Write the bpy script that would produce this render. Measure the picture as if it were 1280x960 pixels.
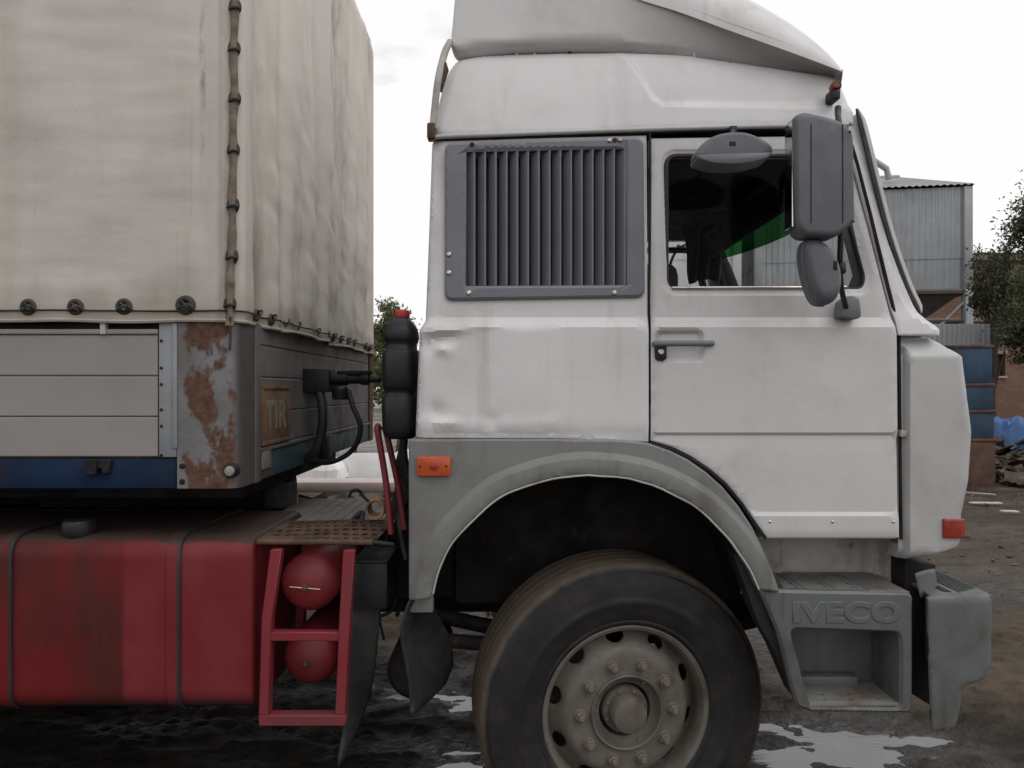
import bpy, bmesh, math, random
from mathutils import Vector, Matrix, noise
from mathutils.geometry import delaunay_2d_cdt
R = math.radians
random.seed(7)
for o in list(bpy.data.objects): bpy.data.objects.remove(o)
S = bpy.context.scene
C = S.collection

# ------------------------------------------------------------------ camera, sky, sun, exposure
FX, HY, CZ, Y0 = 915.0, 486.0, 1.65, 2.55        # focal length (px of 1280), horizon row, eye height, cab side distance
cam = bpy.data.cameras.new('camera'); camo = bpy.data.objects.new('camera', cam); C.objects.link(camo)
camo.location = (0, 0, CZ); camo.rotation_euler = (R(90), 0, 0)
cam.sensor_width = 36; cam.lens = 36 * FX / 1280; cam.shift_y = 6 / 1280
cam.clip_start = .05; cam.clip_end = 3000
S.camera = camo
S.render.resolution_x = 1024; S.render.resolution_y = 768
W = bpy.data.worlds.new('World'); S.world = W; W.use_nodes = True
wn, wl = W.node_tree.nodes, W.node_tree.links
wn.clear()
SUN_EL, SUN_ROT = 54, 128
sky = wn.new('ShaderNodeTexSky'); sky.sky_type = 'NISHITA'; sky.sun_disc = False
sky.sun_elevation = R(SUN_EL); sky.sun_rotation = R(SUN_ROT); sky.air_density = 1.0; sky.dust_density = 3.0
hs = wn.new('ShaderNodeHueSaturation'); hs.inputs['Saturation'].default_value = .25; hs.inputs['Value'].default_value = .8
wl.new(sky.outputs[0], hs.inputs['Color'])
tc = wn.new('ShaderNodeTexCoord'); mp = wn.new('ShaderNodeMapping'); mp.inputs['Scale'].default_value = (1.6, 1.6, 5.0)
wl.new(tc.outputs['Generated'], mp.inputs[0])
nz = wn.new('ShaderNodeTexNoise'); nz.inputs['Scale'].default_value = 2.2; nz.inputs['Detail'].default_value = 7; nz.inputs['Roughness'].default_value = .55
wl.new(mp.outputs[0], nz.inputs['Vector'])
cr = wn.new('ShaderNodeValToRGB')
cr.color_ramp.elements[0].position = .22; cr.color_ramp.elements[0].color = (7.6, 7.9, 8.3, 1)
cr.color_ramp.elements[1].position = .38; cr.color_ramp.elements[1].color = (13.2, 13.0, 13.0, 1)
wl.new(nz.outputs['Fac'], cr.inputs[0])
mx = wn.new('ShaderNodeMix'); mx.data_type = 'RGBA'; mx.inputs[0].default_value = .88
wl.new(hs.outputs[0], mx.inputs[6]); wl.new(cr.outputs[0], mx.inputs[7])
bg = wn.new('ShaderNodeBackground'); bg.inputs['Strength'].default_value = .1
wl.new(mx.outputs[2], bg.inputs[0])
wo = wn.new('ShaderNodeOutputWorld'); wl.new(bg.outputs[0], wo.inputs[0])
sl = bpy.data.lights.new('sun', 'SUN'); sl.energy = 1.0; sl.angle = R(50); sl.color = (1, .985, .97)
so = bpy.data.objects.new('sun', sl); C.objects.link(so); so.location = (0, 0, 20)
sd = Vector((math.sin(R(SUN_ROT)) * math.cos(R(SUN_EL)), math.cos(R(SUN_ROT)) * math.cos(R(SUN_EL)), math.sin(R(SUN_EL))))
so.rotation_euler = (-sd).to_track_quat('-Z', 'Y').to_euler()
S.view_settings.view_transform = 'Standard'; S.view_settings.look = 'None'
S.view_settings.exposure = -0.25; S.view_settings.gamma = 1.0; S.view_settings.use_curve_mapping = False

# ------------------------------------------------------------------ measuring helpers
def UX(px, Y=Y0): return (px - 640) * Y / FX
def UZ(py, Y=Y0): return CZ - (py - HY) * Y / FX
def U(p, Y=Y0): return (UX(p[0], Y), UZ(p[1], Y))
def V3(px, py, Y=Y0): return Vector((UX(px, Y), Y, UZ(py, Y)))
def UL(pts, Y=Y0): return [U(p, Y) for p in pts]
def lerp(a, b, t): return a + (b - a) * t
def ss(a, b, t):
    t = max(0., min(1., (t - a) / (b - a))); return t * t * (3 - 2 * t)
def ramp(a, b, t): return max(0., min(1., (t - a) / (b - a)))
def pl(tab, t):                                    # piecewise linear table
    if t <= tab[0][0]: return tab[0][1]
    for (a, u), (b, v) in zip(tab, tab[1:]):
        if t <= b: return u + (v - u) * (t - a) / (b - a)
    return tab[-1][1]
def catmull(P, n=6, closed=False):
    P = [Vector(p) for p in P]; out = []; m = len(P)
    for i in range(m if closed else m - 1):
        if closed: a, b, c, d = P[i - 1], P[i], P[(i + 1) % m], P[(i + 2) % m]
        else: a, b, c, d = P[max(i - 1, 0)], P[i], P[i + 1], P[min(i + 2, m - 1)]
        for k in range(n):
            t = k / n
            out.append(.5 * ((2 * b) + (c - a) * t + (2 * a - 5 * b + 4 * c - d) * t * t + (3 * b - a - 3 * c + d) * t ** 3))
    if not closed: out.append(P[-1])
    return out
def rounded(P, r, n=5):                            # round corners of a polygon; r a number or list
    out = []; m = len(P)
    for i in range(m):
        ri = r[i] if isinstance(r, (list, tuple)) else r
        p = Vector(P[i]); a = Vector(P[i - 1]) - p; b = Vector(P[(i + 1) % m]) - p
        if ri <= 0: out.append(tuple(p)); continue
        k = min(ri, a.length * .49, b.length * .49)
        s, e = p + a.normalized() * k, p + b.normalized() * k
        for j in range(n + 1):
            t = j / n; q = s * (1 - t) ** 2 + p * 2 * t * (1 - t) + e * t * t
            out.append(tuple(q))
    return out
def rrect(x0, z0, x1, z1, r, n=4): return rounded([(x0, z0), (x1, z0), (x1, z1), (x0, z1)], r, n)
def circ(cx, cz, rx, rz=None, n=20, a0=0):
    rz = rx if rz is None else rz
    return [(cx + rx * math.cos(a0 + 2 * math.pi * i / n), cz + rz * math.sin(a0 + 2 * math.pi * i / n)) for i in range(n)]
def area(P): return sum(P[i - 1][0] * P[i][1] - P[i][0] * P[i - 1][1] for i in range(len(P))) / 2
def inside(p, P):
    c = False; x, y = p; j = len(P) - 1
    for i in range(len(P)):
        xi, yi = P[i]; xj, yj = P[j]
        if (yi > y) != (yj > y) and x < (xj - xi) * (y - yi) / (yj - yi) + xi: c = not c
        j = i
    return c
def segdist(p, P, closed=True):
    best = 9e9; x, y = p
    n = len(P)
    for i in range(n if closed else n - 1):
        ax, ay = P[i]; bx, by = P[(i + 1) % n]; dx, dy = bx - ax, by - ay
        L = dx * dx + dy * dy
        t = 0 if L == 0 else max(0, min(1, ((x - ax) * dx + (y - ay) * dy) / L))
        d = (x - ax - t * dx) ** 2 + (y - ay - t * dy) ** 2
        if d < best: best = d
    return math.sqrt(best)
def resample(P, sp):
    out = []
    for i in range(len(P)):
        a, b = Vector(P[i]), Vector(P[(i + 1) % len(P)])
        k = max(1, math.ceil((b - a).length / sp))
        for j in range(k): out.append(tuple(a.lerp(b, j / k)))
    return out
def fbm(p, o=4): return noise.fractal(p, 1.0, 2.0, o)

# ------------------------------------------------------------------ object helpers
def mesh(name, verts, faces, sharp=40):
    m = bpy.data.meshes.new(name); m.from_pydata([tuple(v) for v in verts], [], faces); m.validate()
    if sharp is not None:
        m.polygons.foreach_set('use_smooth', [True] * len(m.polygons)); m.set_sharp_from_angle(angle=R(sharp))
    return m
def bm_mesh(name, bm, sharp=40):
    m = bpy.data.meshes.new(name); bm.normal_update(); bm.to_mesh(m); bm.free()
    if sharp is not None:
        m.polygons.foreach_set('use_smooth', [True] * len(m.polygons)); m.set_sharp_from_angle(angle=R(sharp))
    return m
ROOTS = {}
def thing(name, label, cat, loc=(0, 0, 0), group=None):
    o = bpy.data.objects.new(name, None); C.objects.link(o); o.location = loc; o.empty_display_size = .1
    o['label'] = label; o['category'] = cat
    if group: o['group'] = group
    ROOTS[o.name] = Vector(loc)
    return o
def link(name, m, material, parent=None, loc=None, rot=None, kind=None):
    o = bpy.data.objects.new(name, m); C.objects.link(o)
    if material and not m.materials: m.materials.append(material)
    if parent:
        o.parent = parent
        if parent.name in ROOTS: o.matrix_parent_inverse = Matrix.Translation(-ROOTS[parent.name])
    if loc: o.location = loc
    if rot: o.rotation_euler = rot
    if kind: o['kind'] = kind
    return o
def tag(o, label, cat, group=None):
    o['label'] = label; o['category'] = cat
    if group: o['group'] = group
    return o
def struct(o, label=None):
    o['kind'] = 'structure'
    if label: o['label'] = label
    return o
def bevel(bm, w, seg=2, ang=30):
    e = [e for e in bm.edges if len(e.link_faces) == 2 and e.calc_face_angle(0) > R(ang)]
    if e and w > 0: bmesh.ops.bevel(bm, geom=e, offset=w, segments=seg, affect='EDGES', profile=.5)
def box_bm(x0, x1, y0, y1, z0, z1, bv=0., seg=2, bm=None):
    b = bmesh.new()
    bmesh.ops.create_cube(b, size=1)
    for v in b.verts: v.co = Vector((lerp(x0, x1, v.co.x + .5), lerp(y0, y1, v.co.y + .5), lerp(z0, z1, v.co.z + .5)))
    bevel(b, bv, seg)
    if bm is None: return b
    t = bpy.data.meshes.new('t'); b.to_mesh(t); b.free(); bm.from_mesh(t); bpy.data.meshes.remove(t); return bm
def box(name, x0, x1, y0, y1, z0, z1, material, parent, bv=.003, seg=2, **k):
    return link(name, bm_mesh(name, box_bm(x0, x1, y0, y1, z0, z1, bv, seg)), material, parent, **k)
def prism_bm(P, y0, y1, bv=0., seg=2, axis='y'):
    b = bmesh.new()
    if area(P) < 0: P = P[::-1]
    n = len(P)
    f = {'y': lambda p, d: (p[0], d, p[1]), 'z': lambda p, d: (p[0], p[1], d), 'x': lambda p, d: (d, p[0], p[1])}[axis]
    A = [b.verts.new(f(p, y0)) for p in P]; B = [b.verts.new(f(p, y1)) for p in P]
    b.faces.new(A); b.faces.new(B[::-1])
    for i in range(n): b.faces.new((A[(i + 1) % n], A[i], B[i], B[(i + 1) % n]))
    bmesh.ops.recalc_face_normals(b, faces=b.faces)
    bevel(b, bv, seg)
    return b
def prism(name, P, y0, y1, material, parent, bv=.003, seg=2, axis='y', sharp=40, **k):
    return link(name, bm_mesh(name, prism_bm(P, y0, y1, bv, seg, axis), sharp), material, parent, **k)
def pillow(name, P, y0, y1, r, seg, material, parent, sharp=60):
    if area(P) < 0: P = P[::-1]
    cx = sum(p[0] for p in P) / len(P); cz = sum(p[1] for p in P) / len(P)
    R_ = sum(math.hypot(p[0] - cx, p[1] - cz) for p in P) / len(P); d = 1 if y1 > y0 else -1
    st = [(1 - (r / R_) * (1 - math.sin(a)), y0 + d * r * (1 - math.cos(a)) * 1.0) for a in [math.pi / 2 * k / seg for k in range(seg + 1)]]
    st = [(1 - (r / R_), y0)] + st[1:]
    st += [(q[0], y1 - (q[1] - y0)) for q in st[::-1]]
    n = len(P); vs = []; fs = []
    for (k, y) in st: vs += [(cx + (p[0] - cx) * k, y, cz + (p[1] - cz) * k) for p in P]
    for j in range(len(st) - 1):
        for i in range(n): a, b = j * n + i, j * n + (i + 1) % n; fs.append((a, a + n, b + n, b))
    fs.append(tuple(range(n))); fs.append(tuple(range((len(st) - 1) * n, len(st) * n))[::-1])
    b = bmesh.new(); me = mesh('t', vs, fs, None); b.from_mesh(me); bpy.data.meshes.remove(me); bmesh.ops.recalc_face_normals(b, faces=b.faces)
    return link(name, bm_mesh(name, b, sharp), material, parent)
def tube_bm(P, r, seg=10, bm=None, closed=False):
    b = bm or bmesh.new(); P = [Vector(p) for p in P]; n = len(P); rings = []
    up = None
    for i, p in enumerate(P):
        if closed: t = (P[(i + 1) % n] - P[i - 1]).normalized()
        else: t = (P[min(i + 1, n - 1)] - P[max(i - 1, 0)]).normalized()
        if up is None: up = t.orthogonal().normalized()
        up = (up - t * up.dot(t)).normalized(); s = t.cross(up)
        ri = r[i] if isinstance(r, (list, tuple)) else r
        rings.append([b.verts.new(p + (up * math.cos(2 * math.pi * k / seg) + s * math.sin(2 * math.pi * k / seg)) * ri) for k in range(seg)])
    m = n if closed else n - 1
    for i in range(m):
        A, B = rings[i], rings[(i + 1) % n]
        for k in range(seg): b.faces.new((A[k], A[(k + 1) % seg], B[(k + 1) % seg], B[k]))
    if not closed: b.faces.new(rings[0][::-1]); b.faces.new(rings[-1])
    return b
def tube(name, P, r, material, parent, seg=10, closed=False, **k):
    return link(name, bm_mesh(name, tube_bm(P, r, seg, None, closed), 50), material, parent, **k)
def lathe_bm(prof, seg=48, bm=None, cen=(0, 0, 0), axis='y', caps=True):
    b = bm or bmesh.new(); cx, cy, cz = cen; rings = []
    for (r, a) in prof:
        rings.append([])
        for k in range(seg):
            t = 2 * math.pi * k / seg
            if axis == 'y': p = (cx + r * math.cos(t), cy + a, cz + r * math.sin(t))
            elif axis == 'z': p = (cx + r * math.cos(t), cy + r * math.sin(t), cz + a)
            else: p = (cx + a, cy + r * math.cos(t), cz + r * math.sin(t))
            rings[-1].append(b.verts.new(p))
    for A, B in zip(rings, rings[1:]):
        for k in range(seg): b.faces.new((A[k], A[(k + 1) % seg], B[(k + 1) % seg], B[k]))
    if caps: b.faces.new(rings[0]); b.faces.new(rings[-1])
    bmesh.ops.recalc_face_normals(b, faces=b.faces)
    return b
def lathe(name, prof, material, parent, seg=48, cen=(0, 0, 0), axis='y', sharp=35, caps=True, **k):
    return link(name, bm_mesh(name, lathe_bm(prof, seg, None, cen, axis, caps), sharp), material, parent, **k)
def grid(name, nu, nv, f, material, parent, sharp=60, flip=False, **k):
    vs = [f(i / nu, j / nv) for j in range(nv + 1) for i in range(nu + 1)]
    fs = []
    for j in range(nv):
        for i in range(nu):
            a = j * (nu + 1) + i
            q = (a, a + 1, a + nu + 2, a + nu + 1); fs.append(q[::-1] if flip else q)
    return link(name, mesh(name, vs, fs, sharp), material, parent, **k)
def solidify(o, t):                                # give a sheet its thickness, along its normals
    m = o.data; b = bmesh.new(); b.from_mesh(m)
    bmesh.ops.solidify(b, geom=b.faces[:], thickness=t)
    b.to_mesh(m); b.free(); return o
def panel_mesh(name, outline, holes=(), sp=.03, yf=None, thick=.02, hthick=None, roll=.003, rollw=.006, rows=(), cols=(), fine=(), to3=None, sharp=27, creases=()):
    """pressed sheet: a triangulated outline with holes in the (u,v) plane, pushed to depth yf(u,v), edges rolled and flanged back"""
    yf = yf or (lambda u, v: 0.); to3 = to3 or (lambda u, v, d: (u, d, v))
    hthick = thick if hthick is None else hthick
    L = [outline if area(outline) > 0 else outline[::-1]] + [h if area(h) < 0 else h[::-1] for h in holes]
    L = [resample(l, sp) for l in L]
    pts = []; edges = []; bset = {}
    for li, l in enumerate(L):
        s = len(pts); n = len(l)
        for i, p in enumerate(l):
            pts.append(Vector(p)); bset[s + i] = li; edges.append((s + i, s + (i + 1) % n))
        if rollw > 0:
            s = len(pts)
            for i in range(n):
                a, b, c = Vector(l[i - 1]), Vector(l[i]), Vector(l[(i + 1) % n])
                t = (c - a)
                if t.length < 1e-9: continue
                t.normalize(); q = b + Vector((-t.y, t.x)) * rollw
                if segdist(q, L[0]) > rollw * .6 and all(segdist(q, h) > rollw * .6 for h in L[1:]): pts.append(q)
    xs = [p[0] for p in L[0]]; zs = [p[1] for p in L[0]]
    cand = []
    def gr(x0, x1, z0, z1, s):
        nx, nz_ = max(1, int((x1 - x0) / s)), max(1, int((z1 - z0) / s))
        for i in range(nx + 1):
            for j in range(nz_ + 1): cand.append((x0 + (i + .5 * (j % 2)) * s, z0 + j * s))
    gr(min(xs), max(xs), min(zs), max(zs), sp)
    for (a, b, c, d, s) in fine: gr(a, b, c, d, s)
    lines = [[(min(xs), r), (max(xs), r)] for r in rows] + [[(c, min(zs)), (c, max(zs))] for c in cols] + list(creases)
    md = max(rollw * 1.4, sp * .12)
    segs = []
    for ln in lines:
        last = None
        for q in [tuple(Vector(a).lerp(Vector(b), j / k)) for a, b in zip(ln, ln[1:]) for k in [max(1, int((Vector(b) - Vector(a)).length / (sp * .7)))] for j in range(k)] + [tuple(ln[-1])]:
            ok = inside(q, L[0]) and segdist(q, L[0]) > md and not any(inside(q, h) or segdist(q, h) < md for h in L[1:])
            if ok:
                pts.append(Vector(q))
                if last is not None: edges.append((last, len(pts) - 1))
                last = len(pts) - 1
            else: last = None
        segs.append(ln)
    for p in cand:
        if any(segdist(p, ln, False) < min(.006, sp * .3) for ln in segs): continue
        if inside(p, L[0]) and segdist(p, L[0]) > md and not any(inside(p, h) or segdist(p, h) < md for h in L[1:]): pts.append(Vector(p))
    v, e, f, ov, oe, of = delaunay_2d_cdt(pts, edges, [], 0, 1e-6)
    keep = []
    for t in f:
        c = sum((v[i] for i in t), Vector((0, 0))) / 3
        if inside(c, L[0]) and not any(inside(c, h) for h in L[1:]):
            a = (v[t[1]] - v[t[0]]).cross(v[t[2]] - v[t[0]])
            keep.append(tuple(t) if a > 0 else tuple(t[::-1]))
    bl = {}
    for i, o in enumerate(ov):
        for k in o:
            if k in bset: bl[i] = bset[k]
    V = [to3(p.x, p.y, yf(p.x, p.y) + (roll if i in bl else 0)) for i, p in enumerate(v)]
    cnt = {}
    for t in keep:
        for a, b in ((t[0], t[1]), (t[1], t[2]), (t[2], t[0])): cnt[(a, b)] = 1
    back = {}
    def bk(i):
        if i not in back:
            th = thick if bl.get(i, 0) == 0 else hthick
            back[i] = len(V); V.append(to3(v[i].x, v[i].y, yf(v[i].x, v[i].y) + th))
        return back[i]
    F = list(keep)
    for (a, b) in list(cnt):
        if (b, a) not in cnt: F.append((b, a, bk(a), bk(b)))
    return mesh(name, V, F, sharp)
def panel(name, outline, material, parent, **k):
    return link(name, panel_mesh(name, outline, **k), material, parent)
YC = Y0 + 1.07                                     # centre line of the tractor (the trailer has its own)
def mirrored(o, parent, material=None, name=None):
    m = o.data.copy()
    for v in m.vertices: v.co.y = 2 * YC - v.co.y
    m.flip_normals()
    if material: m.materials.clear(); m.materials.append(material)
    return link(name or o.name.split('.')[0], m, None, parent)

# ------------------------------------------------------------------ materials
class G:
    def __init__(s, name):
        s.m = bpy.data.materials.new(name); s.m.use_nodes = True; s.t = s.m.node_tree; s.n = s.t.nodes; s.n.clear()
        s.out = s.n.new('ShaderNodeOutputMaterial'); s.co = s.n.new('ShaderNodeTexCoord').outputs['Object']
    def lk(s, a, b): s.t.links.new(a, b)
    def noise(s, scale, detail=4, rough=.55, stretch=None, dist=0.):
        n = s.n.new('ShaderNodeTexNoise'); n.inputs['Scale'].default_value = scale; n.inputs['Detail'].default_value = detail
        n.inputs['Roughness'].default_value = rough; n.inputs['Distortion'].default_value = dist
        v = s.co
        if stretch:
            mp = s.n.new('ShaderNodeMapping'); mp.inputs['Scale'].default_value = stretch; s.lk(v, mp.inputs[0]); v = mp.outputs[0]
        s.lk(v, n.inputs['Vector']); return n.outputs['Fac']
    def ramp(s, v, a, b, lo=0., hi=1.):
        n = s.n.new('ShaderNodeMapRange'); n.inputs[1].default_value = a; n.inputs[2].default_value = b
        n.inputs[3].default_value = lo; n.inputs[4].default_value = hi; n.interpolation_type = 'SMOOTHSTEP'; s.lk(v, n.inputs[0]); return n.outputs[0]
    def math(s, op, a, b):
        n = s.n.new('ShaderNodeMath'); n.operation = op
        for i, x in enumerate((a, b)):
            if isinstance(x, (int, float)): n.inputs[i].default_value = x
            else: s.lk(x, n.inputs[i])
        return n.outputs[0]
    def mix(s, f, a, b):
        n = s.n.new('ShaderNodeMix'); n.data_type = 'RGBA'
        for i, x in ((0, f), (6, a), (7, b)):
            if isinstance(x, (int, float)): n.inputs[i].default_value = x
            elif isinstance(x, tuple): n.inputs[i].default_value = (*x[:3], 1)
            else: s.lk(x, n.inputs[i])
        return n.outputs[2]
    def bsdf(s, col, rough, metal=0., bump=None, bstr=.2, bdist=.01, spec=.5, coat=0.):
        p = s.n.new('ShaderNodeBsdfPrincipled')
        for k, x in (('Base Color', col), ('Roughness', rough), ('Metallic', metal), ('Specular IOR Level', spec), ('Coat Weight', coat)):
            if isinstance(x, (int, float)): p.inputs[k].default_value = x
            elif isinstance(x, tuple): p.inputs[k].default_value = (*x[:3], 1)
            else: s.lk(x, p.inputs[k])
        if bump is not None:
            b = s.n.new('ShaderNodeBump'); b.inputs['Strength'].default_value = bstr; b.inputs['Distance'].default_value = bdist
            s.lk(bump, b.inputs['Height']); s.lk(b.outputs[0], p.inputs['Normal'])
        s.lk(p.outputs[0], s.out.inputs[0]); return p
def paint(name, base, rough, grime, amount, rust=0.):
    g = G(name)
    col = g.mix(g.ramp(g.noise(1.7, 6), .3, .7), tuple(c * .95 for c in base), tuple(c * 1.04 for c in base))
    darkening = g.noise(2.3, 10, .68)
    col = g.mix(g.ramp(darkening, .46, .74, 0, amount), col, grime)
    run = g.math('MULTIPLY', g.ramp(g.noise(13, 7, .62, (1, 1, .045)), .52, .72), g.ramp(g.noise(1.9, 4), .4, .62, 0, amount * .9))
    col = g.mix(run, col, grime)
    fine = g.ramp(g.noise(95, 6, .75), .56, .74, 0, amount * .55)
    col = g.mix(fine, col, tuple(c * .7 for c in grime))
    sc = g.ramp(g.noise(30, 5, .6, (.06, 1, 3.5), .3), .66, .72, 0, .30); col = g.mix(sc, col, tuple(c * .62 for c in base))
    if rust:
        rs = g.ramp(g.noise(26, 8, .7), .70 - rust * .04, .735 - rust * .04); col = g.mix(rs, col, (.13, .065, .035))
    rg = g.math('ADD', g.ramp(g.noise(3.1, 7, .6), .3, .7, rough - .13, rough + .14), g.math('MULTIPLY', fine, .3))
    rg = g.math('ADD', rg, g.ramp(darkening, .46, .74, 0, .22))
    wave = g.math('ADD', g.math('MULTIPLY', g.noise(2.8, 3, .5), 6.0), g.math('MULTIPLY', g.noise(150, 4, .6), .09))
    g.bsdf(col, rg, 0, wave, .22, .004, .5)
    return g.m
def M(name, base, rough=.5, metal=0., var=.12, vs=5., dirt=None, streak=None, spots=None, bump=.15, bs=120., bd=.004, rvar=.12, spec=.5):
    g = G(name)
    d = tuple(c * (1 - var) for c in base); l = tuple(min(1, c * (1 + var)) for c in base)
    col = g.mix(g.ramp(g.noise(vs, 6), .3, .7), d, l)
    rgh = g.ramp(g.noise(vs * 2.3, 5), .3, .7, max(0, rough - rvar), min(1, rough + rvar))
    if streak:                                      # (colour, amount, threshold)
        n = g.noise(9., 6, .6, (1, 1, .07)); n2 = g.noise(1.3, 3)
        f = g.math('MULTIPLY', g.ramp(n, streak[2], streak[2] + .22), g.ramp(n2, .35, .65, .2, 1)); f = g.math('MULTIPLY', f, streak[1])
        col = g.mix(f, col, streak[0])
    if dirt:                                        # (colour, amount, scale, threshold)
        n = g.noise(dirt[2], 9, .65); f = g.ramp(n, dirt[3], dirt[3] + .25, 0, dirt[1])
        col = g.mix(f, col, dirt[0]); rgh = g.math('ADD', rgh, g.math('MULTIPLY', f, .25))
    if spots:                                       # (colour, scale, threshold, softness)
        f = g.ramp(g.noise(spots[1], 8, .62), spots[2], spots[2] + spots[3])
        c2 = g.mix(g.noise(spots[1] * 7, 4), tuple(c * .5 for c in spots[0]), tuple(min(1, c * 1.35) for c in spots[0]))
        col = g.mix(f, col, c2); rgh = g.math('MAXIMUM', rgh, g.math('MULTIPLY', f, .85))
    g.bsdf(col, rgh, metal, g.noise(bs, 3) if bump else None, bump, bd, spec)
    return g.m
MUD = (.10, .075, .055)
RUST = (.19, .075, .032)
white = paint('white_paint', (.595, .588, .592), .34, (.33, .30, .275), .42)
whited = paint('white_paint_door', (.535, .53, .528), .36, (.28, .255, .23), .42)  # same white, darkened for weaker light lower down, and dirtier
white2 = paint('white_paint_low', (.43, .432, .428), .38, (.22, .20, .175), .5, .4)  # darkest copy of the white: weaker low light painted in, plus dirt
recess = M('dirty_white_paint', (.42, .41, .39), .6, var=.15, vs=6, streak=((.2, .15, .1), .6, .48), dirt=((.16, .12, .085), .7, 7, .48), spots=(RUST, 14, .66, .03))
fend = paint('fender_grey', (.178, .181, .175), .48, (.082, .072, .06), .8, .4)
stepm = paint('step_grey', (.112, .12, .122), .5, (.055, .045, .036), .95, .8)
treadm = M('tread_grey', (.19, .19, .183), .55, var=.12, vs=8, dirt=((.13, .085, .055), .9, 7, .44), bump=.15)
grill = M('louvre_grey', (.15, .152, .172), .55, var=.07, vs=4, streak=((.2, .19, .18), .25, .55), dirt=((.17, .16, .15), .3, 8, .56), bump=.1, bs=300)
mirr = M('mirror_grey', (.10, .104, .12), .55, var=.07, vs=6, dirt=((.24, .235, .23), .35, 9, .54), bump=.2, bs=420, bd=.002)
blackp = M('black_plastic', (.014, .014, .016), .5, var=.25, vs=9, dirt=((.045, .04, .036), .35, 8, .5), bump=.12, spec=.35)
dark = M('dark_steel', (.016, .014, .014), .75, var=.4, vs=6, dirt=((.05, .038, .028), .6, 5, .5), spots=((.06, .03, .018), 11, .62, .06), spec=.25)
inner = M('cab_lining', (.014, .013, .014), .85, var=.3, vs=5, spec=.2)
rubber = M('rubber', (.017, .016, .017), .62, var=.25, vs=8, dirt=((.07, .06, .05), .5, 6, .5), bump=.1)
redp = paint('faded_red_paint', (.20, .017, .022), .55, (.065, .036, .030), .85, .5)
redt = paint('red_frame_paint', (.20, .019, .028), .55, (.075, .036, .030), .85, 1.2)
rustm = M('rusty_steel', (.10, .062, .043), .88, var=.35, vs=14, dirt=((.05, .038, .03), .85, 9, .44), bump=.4, bs=90, spec=.25)
alu = M('aluminium_board', (.25, .232, .226), .5, .0, var=.07, vs=3, streak=((.22, .18, .15), .35, .5), dirt=((.15, .12, .1), .45, 7, .58), bump=.1, bs=70)
alufront = M('shaded_dirty_front_board', (.145, .136, .13), .6, var=.12, vs=3, streak=((.07, .058, .05), .6, .45), dirt=((.06, .05, .043), .7, 5, .46), bump=.1, bs=70)  # grime plus the cab's shade, both put into the board colour
bluep = M('blue_chassis_paint', (.005, .018, .05), .7, var=.2, vs=4, streak=((.02, .016, .014), .7, .46), dirt=((.03, .022, .018), .7, 5, .48), spec=.2)
teal = M('teal_front_paint', (.022, .055, .075), .55, var=.2, vs=4, streak=((.08, .06, .05), .7, .44), dirt=((.09, .07, .055), .7, 5, .46))
postm = M('pale_blue_post', (.22, .235, .25), .55, var=.1, vs=4, streak=((.2, .15, .12), .5, .48), dirt=((.15, .11, .09), .5, 7, .55), spots=(RUST, 13, .70, .03))
chrome = M('dull_chrome', (.55, .5, .46), .32, 1.0, var=.2, vs=8, dirt=((.15, .1, .07), .6, 12, .5), bump=.05)
tan_rope = M('strap_webbing', (.17, .135, .105), .9, var=.3, vs=30, bump=.5, bs=300)
eyem = M('eyelet_rubber', (.03, .026, .023), .7, var=.3, vs=30, dirt=((.12, .085, .06), .6, 30, .5))
wheelm = M('wheel_paint', (.118, .107, .09), .62, var=.18, vs=7, streak=((.15, .1, .06), .3, .5), dirt=((.06, .046, .034), .85, 5, .44), spots=((.10, .05, .03), 16, .60, .10), bump=.25, bs=160)
nutm = M('rusty_nut', (.13, .108, .088), .75, var=.3, vs=25, dirt=((.085, .055, .036), .6, 22, .48), bump=.3, bs=300)
pink = M('pale_board', (.5, .42, .4), .7, var=.12, vs=4, dirt=((.3, .22, .18), .5, 4, .5))
whitej = M('white_sheet', (.72, .72, .72), .5, var=.1, vs=4, dirt=((.4, .36, .33), .5, 6, .55))
orange = M('orange_lens', (.48, .075, .022), .3, var=.12, vs=20, dirt=((.25, .07, .03), .4, 18, .55))
redlens = M('red_lens', (.24, .028, .016), .25, var=.15, vs=20, dirt=((.2, .05, .03), .5, 25, .55))
redcap = M('red_cap', (.52, .05, .06), .45, var=.12, vs=20)
lampw = M('lamp_glass', (.27, .25, .22), .3, var=.2, vs=30, dirt=((.12, .1, .08), .6, 30, .5))
yellowc = M('clay_pipe', (.36, .22, .12), .8, var=.2, vs=14, dirt=((.12, .08, .05), .7, 10, .48))
plate_m = M('grey_plate', (.20, .19, .18), .7, var=.2, vs=6, dirt=((.09, .065, .05), .8, 6, .45), bump=.3, bs=80)
tirm = M('tir_plate', (.14, .085, .05), .75, var=.25, vs=12, dirt=((.07, .045, .03), .6, 9, .5))
tirl = M('tir_letter', (.22, .19, .155), .6, var=.2, vs=20)
tyrem = None
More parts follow.
